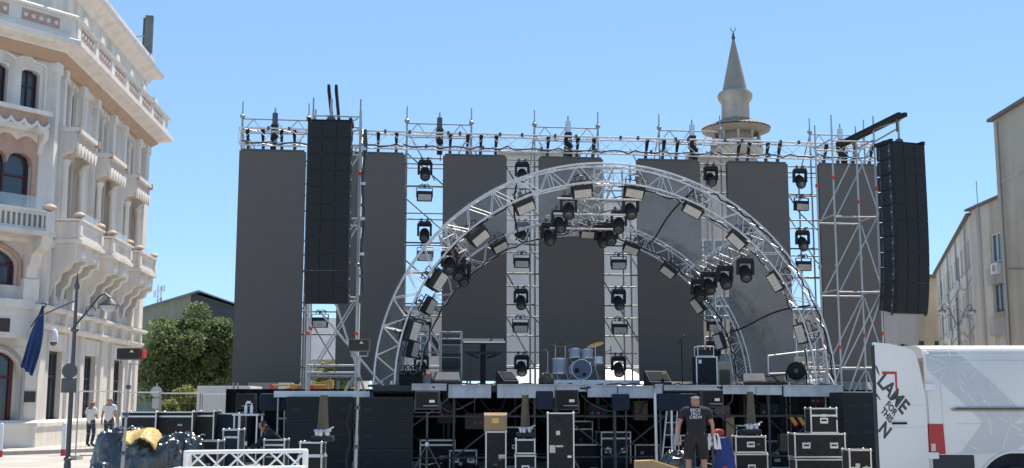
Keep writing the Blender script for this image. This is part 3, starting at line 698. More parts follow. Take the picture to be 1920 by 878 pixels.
obj('spire', B().lathe([(rr(25), mz(174)), (rr(23.5), mz(170)), (rr(3.2), mz(78)), (rr(2), mz(74))], n=32), 'lead', mn, smooth=True)
fi = obj('finial', B().lathe([(rr(2), mz(76)), (rr(3.4), mz(73)), (rr(3.6), mz(69)), (rr(1.6), mz(67)), (rr(2.6), mz(64.5)), (rr(1), mz(62)), (rr(.8), mz(58))], n=12), 'darksteel', mn, smooth=True)
b = B(); b.path([(rr(4.4) * math.sin(R(a)), 0, mz(54.5) - rr(4.4) * math.cos(R(a))) for a in range(-140, 141, 14)], [rr(.35 + .75 * math.cos(R(a) / 2 * 1.1) ** 2) for a in range(-140, 141, 14)], 6)
obj('crescent', b, 'darksteel', fi)
mq = thing('mosque', 'low stone mosque body at the foot of the minaret', 'building', (mx, Ym + 8, 0))
obj('wall', B().box(-14, 16, 0, 20, 0, 9), 'stone', mq); obj('parapet', B().box(-14.4, 16.4, -.4, 20.4, 9, 9.8), 'stone', mq)
for k in range(6):
    f = obj('window', frame_b(lambda x, y, z: Vector((x, -y, z)), -11 + k * 4.4, -9 + k * 4.4, 3, 7, .0, .2, .15, []), 'lead', mq)
    obj('pane', B().box(-10.9 + k * 4.4, -9.1 + k * 4.4, -.08, -.01, 3.1, 6.9), 'glassy', f)

# ------------------------------------------------------------------ trees
def tree(name, label, cat, loc, H, rx, ry, z0, n, leaf, size, seed, trunk_r=.18, group=None, blobs=None):
    r = random.Random(seed); t = thing(name, label, cat, loc, 0, group)
    b = B(); top = Vector((r.uniform(-.3, .3), 0, H * .75))
    b.path([(0, 0, -.1), (.05, 0, H * .25), (top.x * .5, .1, H * .5), tuple(top)], [trunk_r, trunk_r * .8, trunk_r * .55, trunk_r * .2], 8)
    cl = []
    for k in range(blobs or 26):
        while True:
            p = Vector((r.uniform(-1, 1), r.uniform(-1, 1), r.uniform(-1, 1)))
            if .25 < p.length < 1: break
        c = Vector((p.x * rx * .8, p.y * ry * .8, z0 + (H - z0) * (.5 + .42 * p.z))); cl.append((c, r.uniform(.14, .38) * min(rx, (H - z0) / 2)))
        s = Vector((0, 0, min(c.z * .5, H * .45))); b.path([tuple(s), tuple((s + c) / 2 + Vector((0, 0, -.2))), tuple(c)], [trunk_r * .4, trunk_r * .25, trunk_r * .08], 5)
    obj('trunk', b, 'bark', t, smooth=True)
    vs = []; fs = []
    for k in range(n):
        c, rad = cl[k % len(cl)]
        d = Vector((r.gauss(0, 1), r.gauss(0, 1), r.gauss(0, 1))).normalized() * rad * r.uniform(.35, 1.08) ** .6
        p = c + d
        if p.z < z0 * .6: p.z = z0 * .6 + r.random() * .4
        e = Euler((r.uniform(-1.1, 1.1), r.uniform(-1.1, 1.1), r.uniform(0, 6.28))).to_matrix(); s = size * r.uniform(.6, 1.35); o = len(vs)
        for q in ((-.5, 0, 0), (0, -.32, .06), (.5, 0, 0), (0, .32, .06)): vs.append(tuple(p + e @ (Vector(q) * s)))
        fs.append((o, o + 1, o + 2, o + 3))
    cb = B(); cb.v = vs; cb.f = fs
    me = bpy.data.meshes.new('crown'); me.from_pydata(vs, [], fs); me.materials.append(MATS[leaf])
    obj('crown', None, leaf, t, mesh=me)
    return t
tree('leafy_tree', 'big dark green tree in front of the olive shed', 'tree', (gx(347, 62), 62, 0), 7.1, 2.9, 2.4, 1.0, 52000, 'leaf', .17, 3, .24, blobs=64)
tree('shrub', 'yellow-green shrub below the big tree beside the white truck', 'shrub', (gx(350, 50), 50, 0), 2.55, 1.25, 1.0, .3, 9000, 'leaf_light', .13, 5, .06)
tree('shrub', 'small yellow-green shrub at the foot of the white building\'s far end', 'shrub', (gx(312, 48), 48, 0), 2.1, .6, .6, .2, 4000, 'leaf_light', .12, 6, .05)
tree('shrub', 'green bush showing through the legs of the left speaker tower', 'shrub', (gx(620, 60), 60, 0), 4.0, 1.3, 1.0, 1.2, 7000, 'leaf_light', .16, 8, .08)
# ------------------------------------------------------------------ stage platform
DZ = 2.1
sp_ = thing('stage_platform', 'raised concert stage deck with grey fascia boards on scaffold legs', 'stage', W(0, 0, 0), SA)
for i in range(6):
    for j in range(3):
        obj('deck_panel', B().box(-6 + i * 2 + .01, -4 + i * 2 - .01, -6.5 + j * 2 + .01, -4.5 + j * 2 - .01, DZ - .14, DZ), 'decking', sp_)
for x0, x1, z0, z1, dy in ((-5.05, -4.2, 1.98, 2.12, .03), (-4.15, -3.1, 1.80, 2.10, .0), (-2.95, -1.5, 1.80, 2.11, .02), (-1.48, -.72, 1.96, 2.12, .0), (-.7, .05, 1.82, 2.10, .03),
                       (.08, .98, 1.80, 2.08, .0), (1.02, 1.2, 1.9, 2.12, .02), (1.25, 2.7, 1.99, 2.10, .0), (2.75, 3.6, 1.9, 2.1, .02), (3.62, 4.3, 1.88, 2.1, .0), (4.34, 5.9, 1.84, 2.11, .02)):
    obj('fascia_board', B().box(x0, x1, -6.58 - dy, -6.53 - dy, z0, z1), 'fascia', sp_, bevel=.008)
    obj('fascia_lip', B().box(x0, x1, -6.64 - dy, -6.5, z1, z1 + .025), 'fascia', sp_)
for i in range(7):
    for v in (-6.4, -4.4, -2.4, -.6):
        bar('leg', (-6 + i * 2, v, 0), (-6 + i * 2, v, DZ - .15), .03, 'steel_shaded', sp_)
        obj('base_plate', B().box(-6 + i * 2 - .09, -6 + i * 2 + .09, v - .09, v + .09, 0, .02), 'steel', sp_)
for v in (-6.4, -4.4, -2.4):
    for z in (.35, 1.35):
        for i in range(6): bar('ledger', (-6 + i * 2, v, z), (-4 + i * 2, v, z), .024, 'steel_shaded', sp_)
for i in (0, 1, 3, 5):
    bar('diagonal_brace', (-6 + i * 2, -6.43, .35), (-4 + i * 2, -6.43, 1.9), .022, 'steel_shaded', sp_)
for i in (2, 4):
    bar('diagonal_brace', (-4 + i * 2, -6.43, .35), (-6 + i * 2, -6.43, 1.9), .022, 'steel_shaded', sp_)
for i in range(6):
    bar('diagonal_brace', (-6 + i * 2, -4.43, 1.9), (-4.4 + i * 2, -4.43, .35), .022, 'steel_shaded', sp_)
sk = thing('backlight_cloth', 'black cloth added behind the scaffold legs under the stage to stop backlight', 'cloth', W(0, -.62, 0), SA)  # added cloth, keeps light from behind out of the under-stage
for x0, x1 in ((-10.2, -5.2), (-5.2, 0), (0, 5.2), (5.2, 10.2)):
    b = B(); n = 40; vs = []
    for k in range(n + 1):
        x = x0 + (x1 - x0) * k / n
        for z in (-0.01, 2.085): vs.append((x, .06 * math.sin(k * 1.9) + .03 * math.sin(k * .7), z))
    b.add(vs, [(2 * k, 2 * k + 2, 2 * k + 3, 2 * k + 1) for k in range(n)]); obj('drape', b, 'cloth', sk, smooth=True)
for side, u0, u1, lab in (('l', -8.4, -6.06, 'low silver side platform under the left speaker tower'), ('r', 6.06, 8.2, 'low side platform under the right speaker tower')):
    wg = thing('side_platform', lab, 'stage', W(0, 0, 0), SA)
    for i in range(2):
        a = u0 + (u1 - u0) * i / 2; obj('deck_panel', B().box(a + .01, a + (u1 - u0) / 2 - .01, -5.9, -3.4, 1.84, 1.95), 'decking', wg)
    obj('edge_beam', B().box(u0, u1, -5.98, -5.92, 1.82, 1.97), 'alu', wg)
    for u in (u0 + .1, u1 - .1):
        for v in (-5.8, -3.5): bar('leg', (u, v, 0), (u, v, 1.84), .03, 'steel', wg)
    for z in (.4, 1.3): bar('ledger', (u0 + .1, -5.8, z), (u1 - .1, -5.8, z), .024, 'steel', wg)

# ------------------------------------------------------------------ trusses
def truss(t, p0, p1, w, h, step, up=Vector((0, 0, 1)), rc=.025, rb=.011, m='alu', names=('chord', 'brace')):
    p0, p1 = Vector(p0), Vector(p1); d = p1 - p0; L = d.length; d.normalize()
    s = d.cross(up).normalized(); u = s.cross(d)
    cs = [s * a * w / 2 + u * b_ * h / 2 for a, b_ in ((-1, -1), (1, -1), (1, 1), (-1, 1))]
    for c in cs: bar(names[0], p0 + c, p1 + c, rc, m, t)
    n = max(1, int(round(L / step)))
    for f in range(4):
        a, b_ = cs[f], cs[(f + 1) % 4]
        for k in range(n):
            q0, q1 = p0 + d * (L * k / n), p0 + d * (L * (k + 1) / n)
            if k % 2: a2, b2 = b_, a
            else: a2, b2 = a, b_
            bar(names[1], q0 + a2, q1 + b2, rb, m, t, 6)
    for e in (p0, p1):
        for f in range(4): bar(names[1], e + cs[f], e + cs[(f + 1) % 4], rb, m, t, 6)
mt = thing('header_truss', 'long silver box truss carrying all seven screens', 'truss', W(0, 0, 0), SA)
truss(mt, (-10.1, -.3, 9.63), (9.95, -.3, 9.63), .42, .44, .5, rc=.025, rb=.010)

rt = random.Random(5)
for k in range(34):                                     # clamps and cable looms along the truss
    u = -9.9 + k * .595 + rt.uniform(-.15, .15); z = 9.85 if k % 3 else 9.42
    obj('truss_clamp', B().box(u - .035, u + .035, -.56, -.47, z - .06, z + .05), 'darksteel', mt)
for a_, b_ in ((-10, -5.2), (-5.2, -.2), (-.2, 4.6), (4.6, 9.8)):
    n_ = 22; obj('truss_cable', B().path([(a_ + (b_ - a_) * k / n_, -.54 + .02 * math.sin(k * 2.1), 9.46 - .1 * abs(math.sin(k * .9)) + .03 * math.sin(k * 3.3)) for k in range(n_ + 1)], .02, 5), 'black', mt, smooth=True)
# arched roof: two bowed trusses, three straight ones between them, clear plastic skin and black straps
ar = thing('arch_roof', 'arched silver truss roof with clear plastic skin over the stage', 'stage roof', W(0, 0, 0), SA)
def arc_pt(Rr, th, v): return Vector((Rr * math.cos(th), v, DZ + .968 * Rr * math.sin(th)))
def arch(Ro, dep, v0, v1, n, rc, rb):
    for Rr in (Ro, Ro - dep):
        for v in (v0, v1):
            obj('arch_chord', B().path([tuple(arc_pt(Rr, math.pi * k / 72, v)) for k in range(73)], rc, 8), 'alu', ar, smooth=True)
    for k in range(n):
        a, b_ = math.pi * k / n, math.pi * (k + 1) / n
        if k % 2: a, b_ = b_, a
        for v in (v0, v1):
            bar('arch_brace', arc_pt(Ro, a, v), arc_pt(Ro - dep, b_, v), rb, 'alu', ar, 6)
        for Rr in (Ro, Ro - dep):
            bar('arch_brace', arc_pt(Rr, a, v0), arc_pt(Rr, b_, v1), rb, 'alu', ar, 6)
    for k in range(0, n + 1, 4):
        a = math.pi * k / n
        for v in (v0, v1): bar('arch_brace', arc_pt(Ro, a, v), arc_pt(Ro - dep, a, v), rb, 'alu', ar, 6)
arch(5.97, .52, -5.95, -5.5, 48, .025, .010)
arch(5.1, .42, -1.75, -1.35, 44, .022, .009)
for th in (45, 90, 135):
    a = R(th); p0 = arc_pt(5.7, a, -5.5); p1 = arc_pt(4.9, a, -1.75)
    truss(ar, p0, p1, .5, .42, .5, up=Vector((math.cos(a), 0, math.sin(a))), rc=.026, rb=.013, names=('purlin_chord', 'purlin_brace'))
for th in (62, 76, 104, 118):                          # cross bars near the crown
    for t_ in (.3, .62):
        pass
for t_ in (.18, .45, .72):
    Rr = 5.75 - 1.0 * t_; v = -5.5 + 3.75 * t_
    bar('cross_bar', arc_pt(Rr, R(78), v) + Vector((0, 0, -.25)), arc_pt(Rr, R(102), v) + Vector((0, 0, -.25)), .026, 'alu', ar)
b = B(); NT, NV = 72, 12; vs = []
for j in range(NV + 1):
    t_ = j / NV; Rr = 6.02 + (5.15 - 6.02) * t_; v = -5.93 + 4.4 * t_
    for i in range(NT + 1):
        th = math.pi * i / NT
        sag = .10 * math.sin(math.pi * t_) * (1 + .5 * math.cos(8 * th)) + .018 * math.sin(i * 1.7 + j * 2.3) + .012 * math.sin(i * .9 - j * 3.1)
        vs.append(tuple(arc_pt(Rr - sag * (0 < j < NV), th, v)))
b.add(vs, [(j * (NT + 1) + i, j * (NT + 1) + i + 1, (j + 1) * (NT + 1) + i + 1, (j + 1) * (NT + 1) + i) for j in range(NV) for i in range(NT)])
obj('clear_skin', b, 'membrane', ar, smooth=True)
for th in (22, 66, 114, 158):
    a = R(th); pts = []
    for k in range(9):
        t_ = k / 8; pts.append(tuple(arc_pt(5.85 - 1.0 * t_ - (.22 if th > 60 and th < 120 else .1) * math.sin(math.pi * t_), a + .02 * math.sin(t_ * 5), -5.75 + 4.1 * t_)))
    obj('strap', B().path(pts, .026, 5), 'black', ar, smooth=True)
for a0, a1, Rr, v in ((2, 62, 5.93, -5.98), (118, 176, 5.47, -5.55), (4, 86, 5.47, -5.52), (94, 176, 4.7, -1.8), (4, 86, 4.7, -1.8)):
    n_ = 40; obj('arch_cable', B().path([tuple(arc_pt(Rr - .06 * abs(math.sin(k * .8)) - .02 * math.sin(k * 2.7), R(a0 + (a1 - a0) * k / n_), v + .03 * math.sin(k * 1.7))) for k in range(n_ + 1)], .02, 5), 'black', ar, smooth=True)
for u in (-5.97, -5.45, 5.45, 5.97):
    obj('arch_foot', B().box(u - .14, u + .14, -6.1, -5.35, DZ - .02, DZ + .03), 'darksteel', ar)
for u in (-5.1, -4.68, 4.68, 5.1):
    obj('arch_foot', B().box(u - .12, u + .12, -1.9, -1.2, DZ - .02, DZ + .03), 'darksteel', ar)

# ------------------------------------------------------------------ scaffold wall behind the screens
sw = thing('scaffold_wall', 'galvanised scaffold wall standing behind the row of screens', 'scaffold', W(0, 0, 0), SA)
SU_ = [-10.15, -8.12, -7.05, -5.06, -3.02, -2.0, -1.0, 1.06, 2.08, 3.07, 4.6, 7.1, 8.13, 9.99]
ZS = [2.75, 3.75, 4.72, 5.7, 6.62, 7.55, 8.4, 9.12]
TOW = [(-10.15, -8.12), (-5.06, -3.02), (-1.0, 1.06), (3.07, 5.1), (8.13, 9.99)]
tops = {u for t_ in TOW for u in t_}
for u in sorted(set(SU_) | tops):
    for v in (.75, 1.9):
        zt = 10.62 if u in tops and v < 1 else 9.3
        bar('standard', (u, v, 0), (u, v, zt), .03, 'steel', sw)
        if u in tops and v < 1:
            bar('spigot', (u, v, zt), (u, v, zt + .35), .02, 'steel', sw)
            obj('collar', B().lathe([(.05, -.06), (.08, -.03), (.08, .03), (.05, .06)], (u, v, zt - .12), 8), 'steel', sw)
SL = sorted(set(SU_))
for k in range(len(SL) - 1):
    for z in ZS:
        bar('ledger', (SL[k], .72, z), (SL[k + 1], .72, z), .025, 'darksteel' if (k + int(z)) % 2 else 'steel', sw)
        if int(z * 7) % 2: bar('ledger', (SL[k], 1.9, z + .1), (SL[k + 1], 1.9, z + .1), .025, 'alu', sw)
for u in SL:
    for z in ZS[::2]: bar('transom', (u, .75, z + .05), (u, 1.9, z + .05), .024, 'steel', sw)
for k, (a, b_) in enumerate(zip(SL[:-1], SL[1:])):
    for j in range(4):
        z = 2.75 + j * 1.75
        if (k + j) % 2 == 0: bar('diagonal_brace', (a, 1.93, z + 1.75), (b_, 1.93, z), .022, 'darksteel', sw)
        else: bar('diagonal_brace', (a, .69, z + 1.75), (b_, .69, z), .022, 'steel', sw)
# light bars carrying fixtures in each gap stand on v=.35
for a, b_ in TOW:                                       # lattice girder over each tower, raked brace in front
    for z in (10.42, 9.98): bar('girder_chord', (a, .75, z), (b_, .75, z), .022, 'steel', sw)
    n = 6
    for k in range(n):
        x0, x1 = a + (b_ - a) * k / n, a + (b_ - a) * (k + 1) / n; z0, z1 = (9.98, 10.42) if k % 2 == 0 else (10.42, 9.98)
        bar('girder_brace', (x0, .75, z0), (x1, .75, z1), .014, 'steel', sw, 6)
    for u in (a, b_):
        bar('rake', (u, .75, 10.4), (u, 1.9, 9.2), .022, 'steel', sw); bar('rake', (u + (.9 if u == a else -.9), .75, 8.6), (u, .75, 10.2), .02, 'steel', sw)
for z0, z1 in ((2.9, 4.6),):                            # a pair of raked props seen low in the gap left of the arch
    for k in range(2): bar('prop', (-4.9 + k * .25, .6, 4.55), (-3.9 + k * .25, .6, 3.0), .04, 'alu', sw)

# ------------------------------------------------------------------ seven LED screens
SCR = [(-10.12, -8.13), (-7.12, -5.12), (-3.95, -1.98), (-.97, 1.06), (2.13, 4.17), (5.05, 7.05), (8.05, 10.03)]
for i, (a, b_) in enumerate(SCR):
    z0 = 2.28 if i == 0 else 2.34
    pos = ['leftmost', 'second from the left, behind the left hanging speakers', 'third from the left', 'middle one of seven, behind the drum kit', 'third from the right', 'second from the right', 'rightmost, behind the right scaffold tower'][i]
    t = thing('led_screen', 'tall blank dark grey LED screen, ' + pos, 'screen', W((a + b_) / 2, 0, 0), SA, 'tall LED screens in a row')
    hw = (b_ - a) / 2
    obj('cabinet', B().box(-hw, hw, -.05, .09, z0, 9.25), 'ledframe', t)
    pw, ph = (2 * hw - .016) / 4, (9.242 - z0 - .008) / 14
    if i == 0: PANEL = obj('led_panel', B().box(-.5, .5, -.004, .004, -.5, .5), 'led').data; bpy.data.objects.remove(bpy.data.objects['led_panel'])
    for a_ in range(4):
        for c_ in range(14):
            o = bpy.data.objects.new('led_panel', PANEL); C.objects.link(o); o.parent = t
            o.location = (-hw + .008 + pw * (a_ + .5), -.056, z0 + .008 + ph * (c_ + .5)); o.scale = (pw - .0008, 1, ph - .0008)
            o.rotation_euler = (0, 0, 0)
    obj('header_bar', B().box(-hw + .05, hw - .05, -.04, .04, 9.25, 9.31), 'darksteel', t)
    for k in range(4):
        x = -hw + .28 + (2 * hw - .56) * k / 3 + rnd.uniform(-.08, .08)
        obj('hanging_strap', B().add([(x - .06, -.33, 9.86), (x + .06, -.33, 9.86), (x + .02, -.03, 9.31), (x - .02, -.03, 9.31), (x - .06, -.25, 9.86), (x + .06, -.25, 9.86), (x + .02, .03, 9.31), (x - .02, .03, 9.31)],
            [(0, 1, 2, 3), (4, 5, 6, 7), (0, 1, 5, 4), (1, 2, 6, 5), (2, 3, 7, 6), (3, 0, 4, 7)]), 'black', t)
        obj('shackle', B().box(x - .045, x + .045, -.045, .045, 9.3, 9.4), 'darksteel', t)
# chain hoists on the truss
for i, (u, lab) in enumerate(((-9.12, 'over the leftmost screen'), (-4.05, 'over the left edge of the third screen'), (0.02, 'over the middle screen'), (4.05, 'left of the minaret'), (9.0, 'over the rightmost screen'))):
    t = thing('chain_hoist', 'electric chain hoist on the header truss ' + lab, 'hoist', W(u, .35, 9.75), SA, 'chain hoists on the truss')
    obj('body', B().box(-.11, .11, -.12, .12, .0, .42), 'blackplastic', t, bevel=.03)
    obj('motor', B().tube((0, 0, .42), (0, 0, .78), .085, n=12), 'alu' if i > 1 else 'darksteel', t, smooth=True)
    bar('hook', (0, 0, .78), (0, 0, .95), .025, 'steel', t); bar('chain', (.03, 0, -.6), (.03, 0, 0), .015, 'darksteel', t)
    obj('chain_bag', B().prism([(-.09, -.45), (.07, -.45), (.1, -.05), (-.1, -.05)], -.34, -.2), 'black', t)

# ------------------------------------------------------------------ stage lights
def proto_strobe():
    t = thing('strobe_light', 'x', 'stage light', (0, 0, 0))
    obj('housing', B().box(-.235, .235, -.1, .1, -.46, -.14), 'blackplastic', t, bevel=.02)
    for k in range(7): obj('cooling_fin', B().box(-.2, .2, .1, .16, -.44 + k * .04, -.425 + k * .04), 'blackplastic', t)
    ln = obj('lens_panel', B().box(-.2, .2, -.108, -.098, -.44, -.25), 'lens_pale', t)
    g = B()
    for k in range(1, 6): g.box(-.2 + k * .0667 - .0015, -.2 + k * .0667 + .0015, -.1095, -.107, -.44, -.25)
    obj('lens_divider', g, 'blackplastic', ln)
    y = B().box(-.26, -.24, -.03, .03, -.34, -.06); y.box(.24, .26, -.03, .03, -.34, -.06); y.box(-.26, .26, -.03, .03, -.06, -.04)
    obj('yoke', y, 'black', t)
    obj('clamp', B().box(-.04, .04, -.04, .04, -.04, .07), 'darksteel', t)
    for x in (-.12, .14): obj('cable', B().path([(x, .05, -.04), (x * 1.3, .08, .04), (x * .4, .02, .09)], .015, 5), 'black', t)
    return t
def proto_head():
    t = thing('moving_head_light', 'x', 'stage light', (0, 0, 0))
    obj('base', B().box(-.19, .19, -.15, .15, -.16, -.04), 'blackplastic', t, bevel=.025)
    y = B().box(-.23, -.16, -.08, .08, -.5, -.1); y.box(.16, .23, -.08, .08, -.5, -.1); y.box(-.23, .23, -.08, .08, -.2, -.15)
    obj('yoke', y, 'blackplastic', t, bevel=.02)
    m = Matrix.Translation((0, 0, -.46)) @ Euler((R(128), 0, 0)).to_matrix().to_4x4()
    hd = obj('head', B().lathe([(.06, -.22), (.13, -.2), (.155, -.1), (.15, .08), (.16, .1), (.16, .2), (.14, .215)], n=16, m=m), 'blackplastic', t, smooth=True)
    obj('lens_ring', B().lathe([(.128, .205), (.15, .205), (.15, .222), (.128, .222)], n=18, m=m), 'blackplastic', hd, smooth=True)
    obj('lens', B().lathe([(.126, .208), (.10, .225), (.03, .236)], n=16, m=m), 'lens_mirror', hd, smooth=True)
    for x in (-.1, .1): obj('clamp', B().box(x - .03, x + .03, -.03, .03, -.045, .06), 'darksteel', t)
    obj('cable', B().path([(.0, .1, -.05), (.12, .12, .03), (.2, .06, .06)], .014, 5), 'black', t)
    return t
PS, PH = proto_strobe(), proto_head(); used = {'s': False, 'h': False}
def light(kind, loc, label, tilt=0, roll=0, yaw=0.0, group=None, sc_=1.0, flip=False):
    src = PS if kind == 's' else PH
    o = src if not used[kind] else copy_tree(src); used[kind] = True
    o['label'] = label; o['group'] = group or 'stage lights'; o.location = loc
    o.rotation_mode = 'XYZ'
    m = Matrix.Rotation(SA + yaw, 4, 'Z') @ Matrix.Rotation(roll, 4, 'Y') @ Matrix.Rotation(tilt, 4, 'X')
    o.rotation_euler = m.to_euler(); o.scale = (sc_,) * 3
    return o
GAPN = ['between the first and second screens', 'between the second and third screens', 'between the third and middle screens', 'between the middle and fifth screens', 'between the fifth and sixth screens', 'between the sixth and rightmost screens']
gaps = {0: [(600, 605, 's')],
        1: [(797, 316, 'h'), (796, 368, 's'), (796, 431, 'h'), (797, 480, 's'), (793, 613, 's'), (790, 681, 'h')],
        2: [(979, 319, 'h'), (979, 432, 'h'), (978, 493, 's'), (977, 557, 'h'), (976, 614, 's'), (978, 681, 'h')],
        3: [(1160, 496, 's'), (1160, 558, 'h'), (1162, 617, 's'), (1160, 683, 'h')],
        4: [(1333, 327, 'h'), (1340, 500, 'h'), (1340, 612, 's'), (1338, 655, 'h')],
        5: [(1500, 331, 'h'), (1503, 386, 's'), (1505, 447, 'h'), (1507, 499, 's'), (1497, 700, 'h')]}
for g_, L in gaps.items():
    cnt = {'h': 0, 's': 0}; tot = {k: sum(1 for q in L if q[2] == k) for k in 'hs'}
    for px, py, k in L:
        u, z = st(px, py, .45); cnt[k] += 1
        pos = '' if tot[k] == 1 else (', topmost' if cnt[k] == 1 else ', lowest' if cnt[k] == tot[k] else ', %s down' % ORD[cnt[k] - 1])
        light(k, W(u, .45, z + (.3 if k == 's' else .3)), ('pale-faced strobe light ' if k == 's' else 'moving head light ') + GAPN[g_] + pos, tilt=R(4), yaw=rnd.uniform(-.15, .15), group='lights on the scaffold between the screens')
        if k == 's' or True:
            bar('light_bar', (u - .6, .5, z + .33), (u + .6, .5, z + .33), .024, 'steel', sw)
# on the front arch: strobes following the curve
FA = [(1093, 358), (1191, 358), (985, 386), (1301, 392), (899, 443), (1384, 449), (822, 526), (1457, 527), (774, 620), (1506, 625)]
order = sorted(range(len(FA)), key=lambda i: FA[i][0])
for i, (px, py) in enumerate(FA):
    v = -5.72; u, z = st(px, py, v); th = math.atan2(z - DZ, u); roll = (math.pi / 2 - th)
    rank = order.index(i)
    lab = 'strobe light on the front arch, %s from the left' % ORD[rank]
    off = Vector((math.sin(roll), 0, math.cos(roll))) * .33
    bar('light_bracket', (u + off.x, v, z + off.z), arc_pt(5.45, math.atan2((z + off.z - DZ) / .968, u + off.x), v), .016, 'darksteel', ar)
    light('s', W(u + off.x, v, z + off.z), lab, tilt=R(22), roll=roll, group='strobe lights along the front arch', sc_=1.12)
RA = [(938, 461, 's'), (872, 506, 's'), (806, 574, 's'), (776, 655, 's'), (1104, 437, 's'), (1185, 466, 's'), (1254, 508, 's'), (1309, 572, 's'), (1350, 640, 's')]
for i, (px, py, k) in enumerate(sorted(RA)):
    v = -2.0; u, z = st(px, py, v); th = math.atan2(z - DZ, u); roll = math.pi / 2 - th
    off = Vector((math.sin(roll), 0, math.cos(roll))) * .3
    bar('light_bracket', (u + off.x, v, z + off.z), arc_pt(4.68, math.atan2((z + off.z - DZ) / .968, u + off.x), -1.75), .016, 'darksteel', ar)
    light('s', W(u + off.x, v, z + off.z), 'strobe light on the smaller rear arch, %s from the left' % ORD[i], tilt=R(24), roll=roll, group='strobe lights along the rear arch')
PA_ = [(1066, 385, -4.4), (1183, 386, -4.2), (1160, 413, -3.2), (1050, 412, -3.2), (1030, 436, -2.2), (1145, 436, -2.4), (1130, 440, -2.0), (1398, 503, -4.9), (1360, 517, -4.0), (1330, 528, -3.1), (1311, 541, -2.2), (843, 488, -4.6), (858, 500, -3.6), (868, 512, -2.6)]
plab = ['on the crown truss, front left', 'on the crown truss, front right', 'on the crown truss, right of its middle', 'on the crown truss, left of its middle', 'at the rear end of the crown truss, left side', 'at the rear end of the crown truss, right side', 'at the rear end of the crown truss, lowest',
        'under the right haunch truss, nearest the front arch', 'under the right haunch truss, second from the front arch', 'under the right haunch truss, third from the front arch', 'under the right haunch truss, at its rear end', 'under the left haunch truss, nearest the front arch', 'under the left haunch truss, in its middle', 'under the left haunch truss, at its rear end']
for (px, py, v), lab in zip(PA_, plab):
    u, z = st(px, py, v)
    th_ = R(90 if 'crown' in lab else 45 if 'right' in lab else 135); q_ = (v + 5.5) / 3.75; pp = arc_pt(5.7 - .8 * q_ - .21, th_, v)
    bar('light_bracket', (u, v, z + .33), pp, .018, 'darksteel', ar)
    light('h', W(u, v, z + .33), 'black moving head light ' + lab, tilt=R(8), yaw=rnd.uniform(-.3, .3), group='moving head lights under the roof trusses', sc_=1.02)

# ------------------------------------------------------------------ hanging speakers and their towers
def line_array(label, loc, yaw, n=11, ch=.405, wd=1.02):
    t = thing('line_array', label, 'speakers', loc, yaw)
    fr_ = B(); fr_.box(-wd / 2 - .03, -wd / 2 + .05, -.35, .35, -.1, 0); fr_.box(wd / 2 - .05, wd / 2 + .03, -.35, .35, -.1, 0); fr_.box(-wd / 2, wd / 2, -.06, .06, -.08, .02); fr_.box(-wd / 2, wd / 2, .2, .3, -.08, -.01)
    obj('fly_frame', fr_, 'black', t)
    obj('lifting_lug', B().tube((0, -.03, .0), (0, .03, .0), .12, n=14), 'darksteel', t); bar('lifting_lug', (0, 0, .1), (0, 0, .55), .03, 'steel', t)
    ang = [0, 0, 0, 0, .4, .5, .8, 1.3, 2, 2.6, 3.4]; tilt = 0; p = Vector((0, -.36, -.1))
    for k in range(n):
        tilt += R(ang[k % len(ang)])
        m = Matrix.Translation(p) @ Matrix.Rotation(tilt, 4, 'X')
        c = B().prism([(0, -ch + .004), (0, -.004), (.66, -.018), (.66, -ch + .018)], -wd / 2, wd / 2, 'x', m=m)
        cab = obj('speaker_cabinet', c, 'blackplastic', t)
        for x0, x1 in ((-wd / 2 + .02, -wd / 6 - .01), (-wd / 6 + .01, wd / 6 - .01), (wd / 6 + .01, wd / 2 - .02)): obj('grille', B().box(x0, x1, -.02, .005, -ch + .03, -.03, m=m), 'grille', cab)
        for x in (-wd / 2 - .02, wd / 2 - .01):
            obj('rigging_bracket', B().box(x, x + .03, .06, .14, -ch - .05, .06 if k else -.02, m=m), 'darksteel', cab)
            obj('rigging_bracket', B().box(x, x + .03, .48, .54, -ch + .04, -.1, m=m), 'darksteel', cab)
        for x in (-wd / 2 - .035, wd / 2 + .005): obj('rigging_pin', B().box(x, x + .03, .09, .12, -ch * .5 - .02, -ch * .5 + .02, m=m), 'alu', cab)
        p = m @ Vector((0, 0, -ch))
    return t
line_array('long black line of hanging speakers on the left scaffold tower', W(-7.12, -7.0, 8.56), SA - R(3), n=11)
ur, zr = st(1686, 268, -6.6)
line_array('long black line of hanging speakers on the right scaffold tower', W(ur, -6.6, zr), R(19), n=11, ch=.405)

